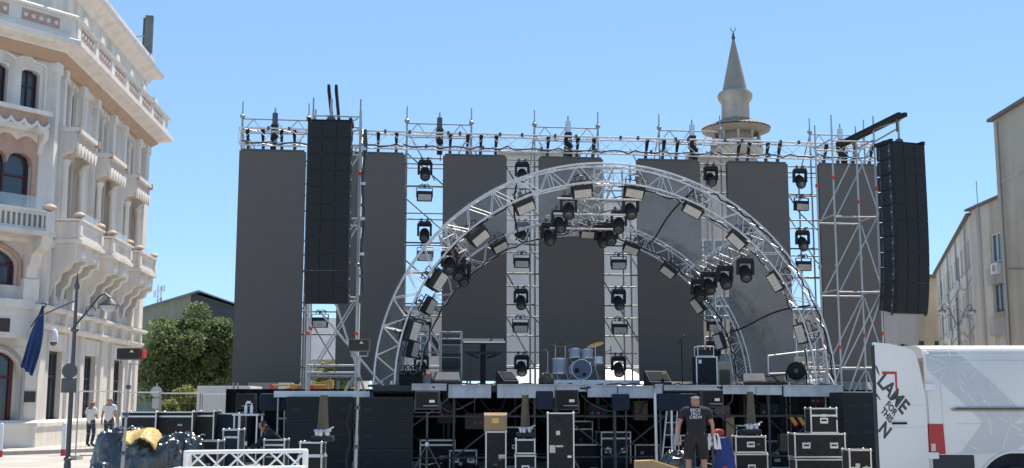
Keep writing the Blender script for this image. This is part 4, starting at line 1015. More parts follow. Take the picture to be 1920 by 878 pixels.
def pa_tower(label, us, vs_, ztop, zs, hi=None):
    t = thing('scaffold_tower', label, 'scaffold', W(0, 0, 0), SA)
    for u in us:
        for v in vs_:
            bar('standard', (u, v, 0), (u, v, ztop), .028, 'galv', t); bar('spigot', (u, v, ztop), (u, v, ztop + .32), .02, 'steel', t)
            obj('base_plate', B().box(u - .1, u + .1, v - .1, v + .1, 0, .02), 'steel', t)
            for k in range(4):
                z = 1.2 + k * 2.1 + rnd.uniform(-.3, .3)
                obj('coupler', B().lathe([(.036, -.05), (.05, -.04), (.05, .04), (.036, .05)], (u, v, z), 8), 'redmark' if k % 2 else 'steel', t)
    for z in zs:
        for v in vs_: bar('ledger', (us[0], v, z), (us[-1], v, z), .022, 'galv', t)
        for u in us: bar('ledger', (u, vs_[0], z + .06), (u, vs_[1], z + .06), .022, 'galv', t)
    for k in range(len(zs) - 1):
        for j, v in enumerate(vs_):
            a, b_ = (us[0], us[-1]) if (k + 0) % 2 == 0 else (us[0], us[-1])
            bar('diagonal_brace', (a + .06, v - .05, zs[k] + .05), (b_ - .06, v - .05, zs[k + 1] - .05), .020, 'galv', t)
        bar('diagonal_brace', (us[-1] + .05, vs_[0], zs[k] + .05), (us[-1] + .05, vs_[1], zs[k + 1] - .05), .020, 'galv', t)
    return t
TL = pa_tower('silver scaffold tower behind the left hanging speakers', (-7.62, -6.42), (-5.9, -4.7), 9.1, (.5, 2.35, 4.3, 6.3, 8.2, 8.95))
bar('kicker', (-7.3, -5.95, 3.9), (-5.7, -5.95, 2.05), .028, 'galv', TL)
bar('kicker', (-7.0, -5.3, 4.3), (-6.2, -5.3, 1.98), .028, 'galv', TL)
bar('rail', (-7.6, -5.9, 2.6), (-6.4, -5.9, 2.6), .028, 'galv', TL); bar('rail', (-7.6, -5.9, 2.42), (-6.4, -5.9, 2.42), .028, 'galv', TL)
for x in (-7.22, -7.04): obj('outrigger_beam', B().prism([(-7.3, 9.24), (-3.6, 8.98), (-3.6, 9.12), (-7.3, 9.4)], x, x + .07, 'x'), 'black', TL)
cb = [(-6.3 + .03 * math.sin(k * 1.3), -5.98, 8.6 - k * .38) for k in range(12)]
obj('cable_bundle', B().path(cb, .05, 6), 'darksteel', TL, smooth=True)
for k in range(9): obj('cable_clip', B().box(-6.37, -6.26, -6.06, -5.98, 8.4 - k * .45 + (k % 2) * .1, 8.47 - k * .45 + (k % 2) * .1), 'alu' if k % 2 else 'darksteel', TL)
TR = pa_tower('silver scaffold tower beside the right hanging speakers', (6.32, 7.52), (-5.5, -4.3), 9.15, (.6, 2.6, 4.62, 6.66, 8.75))
ub, zb = st(1570, 272, -3.9); ua, za = st(1684, 216, -6.7)
b = B(); d_ = Vector((ua - ub, -2.8, za - zb)); 
for k in range(2): b.tube((ub + k * .16, -3.9, zb), (ua + k * .16, -6.8, za), .075, n=4)
obj('outrigger_beam', b, 'black', TR)
bar('outrigger_tie', (7.52, -5.5, 8.75), (ua, -6.5, za - .35), .024, 'galv', TR); bar('outrigger_tie', (7.52, -5.5, 9.1), (ua + .1, -6.6, za - .12), .024, 'galv', TR)
bar('hanging_chain', (ua, -6.6, zr + .3), (ua, -6.6, za), .03, 'darksteel', TR)
for v in (-5.5, -4.3): bar('diagonal_brace', (6.5, v - .06, 2.0), (7.5, v - .06, 4.5), .024, 'galv', TR)
# ------------------------------------------------------------------ flight cases and other kit
_case_cache = {}
def flight_case(label, loc, w, d, h, yaw=0.0, handles=1, m='case', group='flight cases', lid=None, wheels=False, name='flight_case'):
    t = thing(name, label, 'case', loc, yaw, group)
    zb = .1 if wheels else 0
    obj('body', B().box(-w / 2 + .008, w / 2 - .008, -d / 2 + .008, d / 2 - .008, zb + .008, h - .008), m, t)
    e = .028
    for x in (-1, 1):
        for y in (-1, 1):
            obj('edge_trim', B().box(x * (w / 2) - e * (x > 0), x * (w / 2) + e * (x < 0), y * d / 2 - e * (y > 0), y * d / 2 + e * (y < 0), zb + e, h - e), 'alu', t)
            for z in (zb, h - e):
                obj('corner', B().ball((x * (w / 2 - e / 2), y * (d / 2 - e / 2), z + e / 2), .032, n=8, k=5), 'alu', t, smooth=True)
    for z in (zb, h - e):
        for y in (-1, 1): obj('edge_trim', B().box(-w / 2 + e, w / 2 - e, y * d / 2 - e * (y > 0), y * d / 2 + e * (y < 0), z, z + e), 'alu', t)
        for x in (-1, 1): obj('edge_trim', B().box(x * w / 2 - e * (x > 0), x * w / 2 + e * (x < 0), -d / 2 + e, d / 2 - e, z, z + e), 'alu', t)
    if lid: obj('lid_seam', B().box(-w / 2 + e, w / 2 - e, -d / 2 - .004, -d / 2 + .01, zb + (h - zb) * lid, zb + (h - zb) * lid + .04), 'alu', t)
    for k in range(handles):
        x = 0 if handles == 1 else (-w * .27 if k == 0 else w * .27); z = zb + (h - zb) * .5
        p = obj('handle_plate', B().box(x - .085, x + .085, -d / 2 - .006, -d / 2 + .004, z - .06, z + .06), 'alu', t, bevel=.003)
        obj('handle', B().box(x - .055, x + .055, -d / 2 - .02, -d / 2 - .007, z - .012, z + .022), 'black', p)
    rs_ = random.Random(label)
    if w > .3 and h - zb > .35:
        for k in range(rs_.randint(1, 3)):
            x, z, ww, hh_ = rs_.uniform(-w * .38, w * .3), rs_.uniform(zb + .08, h - .18), rs_.uniform(.05, .16), rs_.uniform(.03, .09)
            obj('case_sticker', B().box(x, x + ww, -d / 2 - .001, -d / 2 + .009, z, z + hh_), rs_.choice(['dullgrey', 'lens_pale', 'greyrender', 'tube_brown', 'casecold', 'sticker']), t)
    if wheels:
        for x in (-1, 1):
            for y in (-1, 1): obj('castor', B().tube((x * (w / 2 - .1) - .02, y * (d / 2 - .1), .05), (x * (w / 2 - .1) + .02, y * (d / 2 - .1), .05), .05, n=10), 'rubber', t)
    return t
def G(px, Y, z=0.0): return Vector((gx(px, Y), Y, z))
def zat(py, Y): return at(960, py, Y).z
def pxm(Y): return F_PX / Y                             # pixels per metre
def case_px(label, x0, x1, y0, y1, Y, d=.6, z0=None, **k):
    zt = zat(y0, Y); zb = max(0, zat(y1, Y)) if z0 is None else z0; pm = pxm(Y) * .98
    return flight_case(label, G((x0 + x1) / 2, Y + d / 2, zb) - Vector((0, 0, 0)), (x1 - x0) / pm, d, zt - zb, **k)

# row of cases on the left, in front of the fence
case_px('long black flight case at the left end of the row by the fence', 232, 296, 772, 878, 29, d=.7, z0=.0, handles=2, lid=.9, wheels=True)
case_px('long black flight case in the middle of the row by the fence', 298, 364, 772, 878, 29.2, d=.7, z0=.0, handles=2, lid=.9, wheels=True)
case_px('black flight case with a round white mark at the right end of the row', 366, 404, 771, 878, 29.6, d=.7, z0=.0, handles=0, lid=.9, wheels=True)
mk = B(); mk.path([(.0 + .08 * math.cos(R(a)), 0, .08 * math.sin(R(a))) for a in range(50, 321, 30)], .014, 5)
obj('white_mark', B(lambda x, y, z: Vector((x, y - .362, z + .82))).path([(.09 * math.cos(R(a)), 0, .09 * math.sin(R(a))) for a in range(50, 321, 30)], .016, 5), 'sticker', bpy.data.objects['flight_case.002'])
case_px('dark bluish case with a strapped top behind the heap of bags', 408, 452, 775, 878, 30, d=.8, z0=.0, handles=0, m='casecold')
case_px('low open-topped flight case with silver edges behind the aluminium truss', 368, 412, 826, 878, 22.5, d=.5, z0=.0, handles=1)
case_px('flight case stack base below the left confetti cannon', 562, 606, 855, 900, 22, d=.5, z0=.0, handles=1)
zt = zat(855, 22)
case_px('small flight case under the left confetti cannon', 564, 605, 829, 855, 22, d=.45, z0=zt, handles=0)
# a box trolley and work table beside the crouching technician
tb = thing('work_table', 'small silver-edged table left of the crouching technician', 'table', G(462, 25.5))
ht = zat(776, 25.5)
obj('top', B().box(-.28, .28, -.3, .3, ht - .04, ht), 'alu', tb)
for x in (-.24, .24):
    for y in (-.26, .26): bar('leg', (x, y, 0), (x, y, ht - .04), .018, 'alu', tb)
obj('shelf', B().box(-.26, .26, -.28, .28, .45, .48), 'case', tb)
for k, x in enumerate((-.06, .06)):
    tag(obj('bottle', B().lathe([(.03, 0), (.032, .02), (.032, .15), (.014, .19), (.014, .23)], n=10), 'white_plastic', loc=G(462, 25.3, ht) + Vector((x, 0, 0)), smooth=True), 'white plastic bottle on the small silver table, ' + ('left one' if k == 0 else 'right one'), 'bottle', 'bottles on the table')
for lab, x0, x1, y0, y1, Y, d, mm in (('black case with two silver bands beside the crouching technician', 497, 536, 824, 876, 25, .5, 'case'), ('dark blue covered case behind the aluminium truss', 420, 450, 805, 878, 23.2, .5, 'casecold')):
    case_px(lab, x0, x1, y0, y1, Y, d=d, z0=0, handles=0, m=mm, lid=.85)

# stacks beside and in front of the stage
case_px('tall black flight case with silver edges under the cardboard box', 911, 949, 809, 895, 26.5, d=.5, z0=0, handles=0)
z1 = zat(809, 26.5)
cbx = thing('cardboard_box', 'brown cardboard box with a yellow label on the tall flight case', 'box', G(929, 26.75, z1 + .004))
wd = 42 / pxm(26.5); hh = zat(777, 26.5) - z1
obj('carton', B().box(-wd / 2, wd / 2, -.22, .22, 0, hh - .03), 'cardboard', cbx)
obj('flap', B().add([(-wd / 2, -.22, hh - .03), (wd / 2, -.22, hh - .03), (wd / 2 + .01, -.08, hh + .03), (-wd / 2 - .01, -.08, hh + .03)], [(0, 1, 2, 3)]), 'cardboard', cbx)
obj('flap', B().add([(-wd / 2, .22, hh - .03), (wd / 2, .22, hh - .03), (wd / 2 + .01, .06, hh + .035), (-wd / 2 - .01, .06, hh + .035)], [(0, 1, 2, 3)]), 'cardboard', cbx)
obj('label', B().box(-.08, .07, -.224, -.2195, hh - .2, hh - .09), 'yellowtape', cbx)
case_px('flight case at the foot of the middle confetti cannon stack', 966, 1004, 854, 895, 26, d=.5, z0=0, handles=1)
z1 = zat(854, 26) + .03
case_px('small flight case below the middle confetti cannon', 967, 1003, 824, 850, 26, d=.42, z0=z1, handles=0)
case_px('tall upright black case with a grey sticker below the middle spotlight', 1027, 1076, 774, 890, 25.5, d=.3, z0=0, handles=0)
obj('sticker', B().box(-.24, -.12, -.158, -.148, .62, .78), 'lens_pale', [o for o in C.objects if o.get('label', '').startswith('tall upright')][0])
case_px('flight case at the foot of the right confetti cannon stack', 1376, 1436, 851, 895, 26, d=.5, z0=0, handles=1)
z1 = zat(851, 26) + .02
case_px('flight case below the right confetti cannon', 1378, 1434, 818, 848, 26, d=.42, z0=z1, handles=1)
case_px('lowest long flight case in the stack left of the van', 1488, 1581, 861, 905, 25, d=.6, z0=0, handles=2)
z1 = zat(861, 25) + .03
case_px('long flight case with two handles in the middle of the stack left of the van', 1487, 1580, 813, 856, 25, d=.6, z0=z1, handles=2)
z2 = zat(813, 25) + .003
case_px('square flight case on top of the stack left of the van', 1519, 1568, 765, 811, 25, d=.5, z0=z2, handles=1, lid=.66)
case_px('olive-black flight case with two handles beside the open van door', 1588, 1629, 843, 900, 23, d=.5, z0=0, handles=2)

def subwoofer(label, loc, w, d, h, yaw):
    t = thing('subwoofer', label, 'speaker', loc, yaw, 'black subwoofers stacked on the ground')
    obj('cabinet', B().box(-w / 2, w / 2, -d / 2, d / 2, .0, h - .008), 'blackplastic', t, bevel=.012)
    obj('grille', B().box(-w / 2 + .04, w / 2 - .04, -d / 2 - .012, -d / 2 - .001, .04, h - .05), 'grille', t)
    for x in (-1, 1): obj('handle', B().box(x * (w / 2 - .22) - .09, x * (w / 2 - .22) + .09, -d / 2 - .016, -d / 2 - .011, h * .5 - .03, h * .5 + .03), 'blackplastic', t)
Ys = 28.0
for (x0, x1, nm, Yq, y0) in ((538, 658, 'left of the near pole', 28.4, 743), (672, 772, 'right of the near pole', 28.2, 744), (1572, 1634, 'stacked beside the van', 28.8, 735)):
    hh = zat(y0, Yq) / 3; wq = (x1 - x0) / pxm(Yq)
    for k in range(3):
        subwoofer('black subwoofer %s, %s of its stack' % (nm, ('bottom', 'middle', 'top')[k]), G((x0 + x1) / 2, Yq + .45, k * hh), wq, .9, hh, SA)

def cannon(label, px, ybase, ytop, Y):
    z0 = zat(ybase, Y); hh = zat(ytop, Y) - z0
    t = thing('confetti_cannon', label, 'cannon', G(px, Y + .25, z0 + .004), 0, 'confetti cannons')
    obj('base', B().box(-.2, .2, -.16, .16, 0, .1), 'blackplastic', t, bevel=.015)
    for x, y in ((-.09, -.1), (.1, -.1), (-.02, -.12), (.05, .1)): obj('valve', B().lathe([(.035, .1), (.045, .13), (.045, .2), (.02, .23)], (x, y, 0), 8), 'alu', t, smooth=True)
    bar('pipe', (-.15, -.1, .2), (.17, -.1, .2), .02, 'alu', t); bar('lever', (.08, -.12, .2), (.22, -.13, .27), .014, 'alu', t)
    obj('barrel', B().lathe([(.1, .2), (.105, .24), (.07, hh - .02), (.072, hh), (.06, hh), (.062, hh * .6), (.02, hh * .6)], n=16), 'tube_brown', t, smooth=True)
    obj('rim', B().lathe([(.06, hh), (.08, hh), (.082, hh + .02), (.06, hh + .02)], n=16), 'ring_grey', t, smooth=True)
cannon('brown tube confetti cannon in front of the left subwoofers', 603, 829, 741, 22)
cannon('brown tube confetti cannon between the cardboard box and the middle spotlight', 985, 821, 741, 26)
cannon('brown tube confetti cannon in front of the stage on the right', 1411, 815, 735, 26)

def tripod(t, h, r=.02, spread=.5, m='darksteel', hub=.75):
    bar('pole', (0, 0, .15), (0, 0, h), r, m, t)
    for k in range(3):
        a = R(30 + 120 * k + 90 * 0); bar('tripod_leg', (0, 0, hub), (spread * math.cos(a), spread * math.sin(a), .02), r * .7, m, t)
        bar('tripod_stay', (0, 0, .28), (spread * .55 * math.cos(a), spread * .55 * math.sin(a), hub * .45), r * .5, m, t)
    obj('tripod_hub', B().lathe([(r * 1.6, -.05), (r * 2.1, -.03), (r * 2.1, .03), (r * 1.6, .05)], (0, 0, hub), 10), 'alu', t); 
    obj('collar', B().lathe([(r * 1.5, -.04), (r * 1.9, 0), (r * 1.5, .04)], (0, 0, h * .6), 10), 'black', t)
def spotlight(label, px, py, Y, w, h, d, m='bronze_box', yaw=0.0, tail=None, group='fixtures on tripod stands'):
    t = thing('floodlight_stand', label, 'floodlight', G(px, Y), yaw, group); zc = zat(py, Y)
    tripod(t, zc - h / 2 - .06, .022, .45)
    bx = obj('lamp_housing', B().box(-w / 2, w / 2, -d / 2, d / 2, zc - h / 2, zc + h / 2), m, t, bevel=.02)
    obj('lamp_bezel', B().box(-w / 2 + .03, w / 2 - .03, -d / 2 - .008, -d / 2 - .001, zc - h / 2 + .03, zc + h / 2 - .03), 'black', bx)
    obj('warning_label', B().box(w * .1, w * .32, -d / 2 - .012, -d / 2 - .0075, zc - .05, zc + .01), 'sticker', bx)
    bar('grip', (-w * .15, -d / 2 - .03, zc - h * .28), (w * .45, -d / 2 - .03, zc - h * .28), .012, 'steel', bx)
    y = B(); y.box(-w / 2 - .03, -w / 2 - .01, -.02, .02, zc - h / 2 - .06, zc + .02); y.box(w / 2 + .01, w / 2 + .03, -.02, .02, zc - h / 2 - .06, zc + .02); y.box(-w / 2 - .03, w / 2 + .03, -.02, .02, zc - h / 2 - .07, zc - h / 2 - .05)
    obj('yoke', y, 'darksteel', t)
    if tail:
        obj('rain_cover', B().box(-w / 2 - tail, -w / 2 - .035, -d / 2, d / 2 + .15, zc - h / 2 + .02, zc + h / 2 - .02), 'casecold', t, bevel=.05)
    return t
spotlight('dark floodlight on a tripod under the left end of the stage', 800, 751, 27, .55, .42, .35, tail=.0)
spotlight('dark floodlight with a blue rain cover on a tripod at the stage\'s middle', 1063, 750, 26.4, .52, .45, .35, tail=.42)
spotlight('dark floodlight on a tripod right of the man in the crew shirt', 1337, 748, 27.2, .5, .4, .35)
spotlight('dark floodlight with a blue cover on a tripod beside the screen\'s lower left', 458, 753, 27.5, .42, .36, .35, m='blackplastic')
for lab, px, Yq in (('dark cover draped over a case on the stage front, left of the crew man', 1272, 28.6), ('dark blue cover hanging at the stage front, below the drum kit', 1165, 28.9), ('dark blue cover hanging beside the left screen\'s foot', 515, 29.5)):
    wq = {1272: .98, 1165: .42, 515: .8}[px]; zq = zat(738, Yq); hq = .42
    tc_ = thing('equipment_cover', lab, 'cover', G(px, Yq))
    obj('cloth', B().box(-wq / 2, wq / 2, -.2, .2, zq - hq, zq), 'casecold', tc_, bevel=.06)
    for x in (-wq / 2 + .08, wq / 2 - .08): bar('leg', (x, 0, 0), (x, 0, zq - hq), .02, 'darksteel', tc_)

# two small fixtures on slim poles close to the camera
def pole_fixture(label, px, py, Y, wpx, hpx, yaw, pm='steel', lean=0):
    t = thing('effect_light_stand', label, 'stage light', G(px - lean, Y), yaw); zc = zat(py, Y); w, h = wpx / pxm(Y), hpx / pxm(Y)
    p0 = Vector((0, 0, 0)); p1 = Vector((lean / pxm(Y), 0, zc - h * .8))
    bar('pole', p0, p1, .017, pm, t)
    bar('pole_sleeve', p0, p0 + (p1 - p0) * .55, .023, pm, t)
    for k in range(3):
        a = R(20 + 120 * k); bar('tripod_leg', p0 + Vector((0, 0, .5)), (.5 * math.cos(a), .5 * math.sin(a), .02), .018, pm, t)
    for f in (.25, .48, .7, .86): obj('clamp', B().lathe([(.028, -.025), (.036, 0), (.028, .025)], tuple(p0 + (p1 - p0) * f), 8), 'darksteel', t)
    c = p1 + Vector((0, 0, h * .8))
    hs = obj('housing', B().box(c.x - w / 2, c.x + w / 2, -.09, .09, c.z - h / 2, c.z + h / 2), 'bronze_box', t, bevel=.012)
    obj('lens_plate', B().box(c.x - w / 2 + .015, c.x + w / 2 - .015, -.097, -.089, c.z - h / 2 + .015, c.z + h / 2 - .015), 'blackplastic', hs)
    obj('warning_mark', B().prism([(c.x + w * .05, c.z + h * .12), (c.x + w * .25, c.z + h * .12), (c.x + w * .15, c.z + h * .36)], -.101, -.0965), 'yellowtape', hs)
    fr = B(); fr.box(c.x - w * .42, c.x - w * .4, -.02, .02, c.z - h * .9, c.z - h / 2); fr.box(c.x + w * .4, c.x + w * .42, -.02, .02, c.z - h * .9, c.z - h / 2); fr.box(c.x - w * .42, c.x + w * .42, -.02, .02, c.z - h * .93, c.z - h * .86)
    obj('bracket', fr, 'steel', t)
    return t
t = pole_fixture('red-ended black effect light on a thin pole above the heap of bags', 229, 664, 15, 44, 21, .0, 'steel', lean=9)
zc = zat(664, 15); obj('red_end', B().box(.215, .25, -.07, .07, zc - .05, zc + .05), 'letterred', t, bevel=.015)
t = pole_fixture('black effect light on a grey pole in front of the left speaker tower', 668, 648, 15.5, 38, 22, -.05, 'steel', lean=6)
obj('cable', B().path([(-.07 + .03 * math.sin(k * 1.7), -.06, .1 + k * .13) for k in range(13)], .015, 5), 'black', t, smooth=True)
t['label'] = 'black effect light on a grey pole between the two left subwoofer stacks'

# aluminium truss sections lying on the ground near the camera
Yt = 18.5
for k, (z, x0, x1, y, lab) in enumerate(((zat(851, Yt), 352, 572, Yt + .6, 'upper silver truss section lying at the bottom left of the picture'), (zat(880, Yt), 332, 568, Yt, 'lower silver truss section lying at the bottom left of the picture'))):
    t = thing('truss_section', lab, 'truss', (0, 0, 0), 0, 'loose truss sections on the ground')
    a, b_ = at(x0, 850, y).x, at(x1, 850, y).x
    truss(t, (a, y, z - .15), (b_, y + .05, z - .13), .36, .3, .3, rc=.027, rb=.016, m='alu_sunlit')
    for e, yy in ((a, y), (b_, y + .05)):
        obj('end_plate', B().box(e - .012, e + .012, yy - .2, yy + .2, z - .31, z + .03), 'alu_sunlit', t)
dl = thing('truss_dolly', 'low dark dolly under the loose truss sections', 'dolly', (at(450, 870, Yt + .3).x, Yt + .3, 0))
obj('platform', B().box(-.9, .9, -.45, .45, .12, .2), 'case', dl)
for x in (-.75, .75):
    for y in (-.3, .3): obj('castor', B().tube((x - .02, y, .06), (x + .02, y, .06), .06, n=10), 'rubber', dl); bar('post', (x, y, .2), (x, y, zat(880, Yt) - .31), .03, 'darksteel', dl)

# heap of black plastic-wrapped bags with a yellow cloth on top
from mathutils import noise as mnoise
def sack(name, label, loc, rx, ry, rz, seed, m='foil', grp='black plastic bags in the heap', lift=.0):
    r = random.Random(seed); b = B(); n, k = 96, 52; vs = []; off = Vector((r.uniform(-50, 50), r.uniform(-50, 50), r.uniform(-50, 50)))
    for j in range(k + 1):
        th = math.pi * j / k
        for i in range(n):
            a = 2 * math.pi * i / n
            d = Vector((math.sin(th) * math.cos(a), math.sin(th) * math.sin(a), -math.cos(th)))
            f = 1 + .14 * mnoise.noise(d * 1.2 + off) - .16 * abs(mnoise.noise(Vector((d.x * 2.2, d.y * 2.2, d.z * .9)) + off * 2)) - .11 * abs(mnoise.noise(Vector((d.x * 5, d.y * 5, d.z * 2)) + off)) - .035 * abs(mnoise.noise(d * 11 + off))
            sq = abs(math.sin(th)) ** .6
            z = max(-math.cos(th), -.8)
            z = (z + .8) / 1.8
            vs.append((rx * sq * math.cos(a) * f, ry * sq * math.sin(a) * f, rz * z * (1 + .9 * (f - 1) * z)))
    b.add(vs, [(j * n + i, j * n + (i + 1) % n, (j + 1) * n + (i + 1) % n, (j + 1) * n + i) for j in range(k) for i in range(n)])
    return tag(obj(name, b, m, loc=loc, smooth=True), label, 'bag' if m == 'foil' else 'cloth', grp)
sack('plastic_bag', 'big shiny black plastic bag at the left of the heap', G(232, 21.5), .6, .6, zat(793, 21.5), 1)
sack('plastic_bag', 'shiny black plastic bag under the yellow cloth in the heap', G(288, 21.2), .56, .6, zat(806, 21.2), 2)
sack('plastic_bag', 'black plastic bag at the right of the heap, beside the open flight case', G(340, 21.9), .42, .5, zat(812, 21.9), 3)
sack('plastic_bag', 'low black bag in front of the heap at the bottom edge', G(190, 19), .3, .3, zat(866, 19), 4)
yc = B(); vs = []; n, mm_ = 40, 18
p0, p1 = G(236, 20.9), G(300, 20.9)
for i in range(n + 1):
    t_ = i / n; x = p0.x + (p1.x - p0.x) * t_; yb_ = zat(815 - 6 * math.sin(t_ * 2.4) + 20 * max(0, t_ - .68) * 2.4, 20.9)
    for j in range(mm_):
        q = j / (mm_ - 1); nz_ = mnoise.noise(Vector((x * 5, q * 3, 4))) * .02 + abs(mnoise.noise(Vector((x * 11, q * 7, 9)))) * .03
        vs.append((x + .04 * mnoise.noise(Vector((q * 6, x * 3, 2))), 20.5 + q * .75, yb_ + nz_ + .07 * math.sin(q * 3.14) - .2 * (1 - q) ** 2.5 * (.7 + .5 * mnoise.noise(Vector((x * 6, 1, 1))))))
yc.add(vs, [(i * mm_ + j, i * mm_ + j + 1, (i + 1) * mm_ + j + 1, (i + 1) * mm_ + j) for i in range(n) for j in range(mm_ - 1)])
o = tag(obj('yellow_cloth', yc, 'yellow', smooth=True), 'crumpled yellow cloth on top of the black bag heap', 'cloth')
md = o.modifiers.new('thick', 'SOLIDIFY'); md.thickness = .012
sack('plastic_bag', 'dull black bag on the ground left of the crew man\'s legs', G(1270, 25.6), .35, .35, zat(842, 25.6), 11, m='foil')

# blue sheet, white gloves, red bundle near the crew man
bs = B(); vs = []; n = 18; k = 8
for j in range(k + 1):
    t_ = j / k
    for i in range(n):
        a = 2 * math.pi * i / n; w_ = (.13 + .14 * t_) * (1 + .1 * math.sin(3 * a + 2) + .07 * math.sin(5 * a + t_ * 2))
        vs.append((w_ * math.cos(a), w_ * .8 * math.sin(a), (1 - t_)))
bs.add(vs, [(j * n + i, j * n + (i + 1) % n, (j + 1) * n + (i + 1) % n, (j + 1) * n + i) for j in range(k) for i in range(n)] + [tuple(range(n))])
Yq = 25.2; hq = zat(819, Yq)
bs.v = [(x, y, z * hq) for x, y, z in bs.v]
o = thing('blue_sheet', 'bright blue sheet hung over a stand right of the crew man', 'sheet', G(1358, Yq))
obj('cloth', bs, 'blue', o, smooth=True); obj('red_spot', B().tube((-.02, -.235, .32), (-.02, -.26, .32), .05, n=10), 'signred', o)
for k, (x, tilt) in enumerate(((1331, .12), (1343, -.05), (1348, -.18))):
    m_ = Matrix.Rotation(tilt, 4, 'Y')
    tag(obj('white_paper', B().prism([(-.035, -.16), (.04, -.18), (.05, .08), (.02, .16), (-.03, .14)], -.01, .01, m=m_), 'sticker', loc=Vector((gx(x, Yq - .3), Yq - .3, zat(827, Yq - .3)))), ('narrow white sheet nearest the crew man\'s hand', 'white sheet in the middle beside the blue sheet', 'white sheet overlapping the blue sheet')[k], 'paper', 'white sheets by the blue sheet')
rs = thing('folding_stand', 'thin dark stand holding the white sheets and red bundle', 'stand', G(1345, Yq - .05))
bar('post', (-.1, 0, 0), (-.05, 0, zat(815, Yq)), .015, 'darksteel', rs); bar('post', (.08, .02, 0), (.0, .0, zat(815, Yq)), .015, 'darksteel', rs)
bar('rail', (-.2, -.24, zat(821, Yq)), (.15, -.24, zat(821, Yq)), .012, 'darksteel', rs); bar('rail', (0, -.24, zat(821, Yq)), (0, 0, zat(821, Yq)), .012, 'darksteel', rs)
sack('red_bundle', 'red bundle on the stand behind the blue sheet', Vector((gx(1350, Yq + .1), Yq + .12, zat(822, Yq))), .12, .1, .2, 21, m='signred', grp='bundles')
cb2 = thing('cardboard_sheet', 'flat tan cardboard box at the bottom edge left of the crew man', 'box', G(1228, 20.5))
obj('carton', B().prism([(-.33, 0), (-.33, zat(864, 20.5)), (-.05, zat(863, 20.5)), (.4, zat(879, 20.5)), (.4, 0)], -.2, .2), 'cardboard', cb2)
obj('tape', B().prism([(-.12, zat(863, 20.5) + .003), (-.05, zat(863, 20.5) + .003), (.4, zat(879, 20.5) + .003), (.4, zat(879, 20.5) + .02), (-.05, zat(863, 20.5) + .02)], -.2, -.16), 'yellowtape', cb2)
# loose step ladder frame under the stage on the right, and a standing mast
ld = thing('step_ladder', 'aluminium step ladder leaning under the stage right of centre', 'ladder', W(0, 0, 0), SA)
for dx in (0, .32): bar('rail', (1.05 + dx, -6.9, 0), (1.3 + dx * .8, -6.72, 1.75), .022, 'alu', ld)
for k in range(5): bar('rung', (1.1 + k * .045, -6.87 + k * .03, .3 + k * .3), (1.38 + k * .035, -6.87 + k * .03, .3 + k * .3), .016, 'alu', ld)
mp_ = thing('upright_post', 'white upright post under the stage edge left of the crew man', 'post', G(1232, 27.5))
bar('tube', (0, 0, 0), (-.02, 0, zat(735, 27.5)), .035, 'alu', mp_); obj('foot', B().box(-.12, .12, -.12, .12, 0, .02), 'steel', mp_); obj('head_coupler', B().box(-.05, .04, -.06, .06, zat(737, 27.5), zat(728, 27.5)), 'steel', mp_)

# ------------------------------------------------------------------ kit standing on the stage
def on_stage(px, v): return W(st(px, 700, v)[0], v, DZ + .004)
rk = thing('equipment_rack', 'tall open equipment rack on stage beside the keyboards', 'rack', on_stage(845, -4.5), SA)
for x in (-.27, .27):
    for y in (-.25, .25): bar('post', (x, y, 0), (x, y, 1.42), .02, 'steel', rk)
for z in (.75, 1.08, 1.24, 1.42): 
    for y in (-.25, .25): bar('rail', (-.27, y, z), (.27, y, z), .017, 'steel', rk)
for z, h in ((.12, .3), (.46, .22), (.72, .14), (1.1, .12)): obj('amplifier', B().box(-.24, .24, -.24, .22, z, z + h), 'blackplastic', rk, bevel=.01)
kb_ = thing('keyboard_stand', 'two keyboards on a black column stand, left on the stage', 'keyboard', on_stage(906, -4.6), SA)
obj('column', B().box(-.07, .07, .05, .17, 0, 1.15), 'black', kb_); obj('foot', B().box(-.35, .35, -.2, .3, 0, .04), 'black', kb_)
k1 = obj('keyboard', B().prism([(-.25, 1.1), (.18, 1.2), (.18, 1.27), (-.25, 1.17)], -.55, .55, 'x'), 'blackplastic', kb_)
obj('keyboard_edge', B().box(-.55, .55, -.27, -.255, 1.135, 1.17), 'alu', k1)
obj('keyboard', B().prism([(-.3, .82), (.15, .86), (.15, .94), (-.3, .9)], -.46, .46, 'x'), 'blackplastic', kb_)
for x in (-.4, .4): bar('support_arm', (x * .3, .1, .75), (x, -.1, .85), .02, 'black', kb_)
for x in (-.33, .33): bar('microphone_rod', (x, .2, 0), (x, .2, .9), .01, 'darksteel', kb_)
def wedge(label, px, v, w=.62, rz=0.0, top='ring_grey', h=.36):
    t = thing('monitor_wedge', label, 'speaker', on_stage(px, v), SA + rz, 'stage monitor wedges')
    obj('cabinet', B().prism([(-.3, 0), (.25, 0), (.25, h), (.12, h), (-.3, .12)], -w / 2, w / 2, 'x'), 'blackplastic', t, bevel=.012)
    sl_ = math.atan2(h - .12, .42); m_ = Matrix.Translation((0, -.09, (h + .12) / 2)) @ Matrix.Rotation(sl_, 4, 'X')
    obj('grille', B().box(-w / 2 + .03, w / 2 - .03, -.2, .2, .004, .016, m=m_), top, t)
wedge('grey-topped monitor wedge in front of the equipment rack', 835, -5.6, .72, 0, 'dullgrey')
wedge('grey-topped monitor wedge on the right of the stage', 1413, -5.2, .55, -.3, 'dullgrey')
wedge('black monitor wedge beside the bag, left of the drum kit', 950, -6.0, .4, .3, 'grille')
wedge('black monitor wedge with a yellow lamp, right of the drum kit', 1232, -5.0, .6, .1, 'grille', h=.42)
wl = [o for o in C.objects if o.get('label', '').endswith('right of the drum kit')][0]; obj('lamp', B().box(.08, .16, -.2, -.15, .33, .38), 'yellowtape', wl)
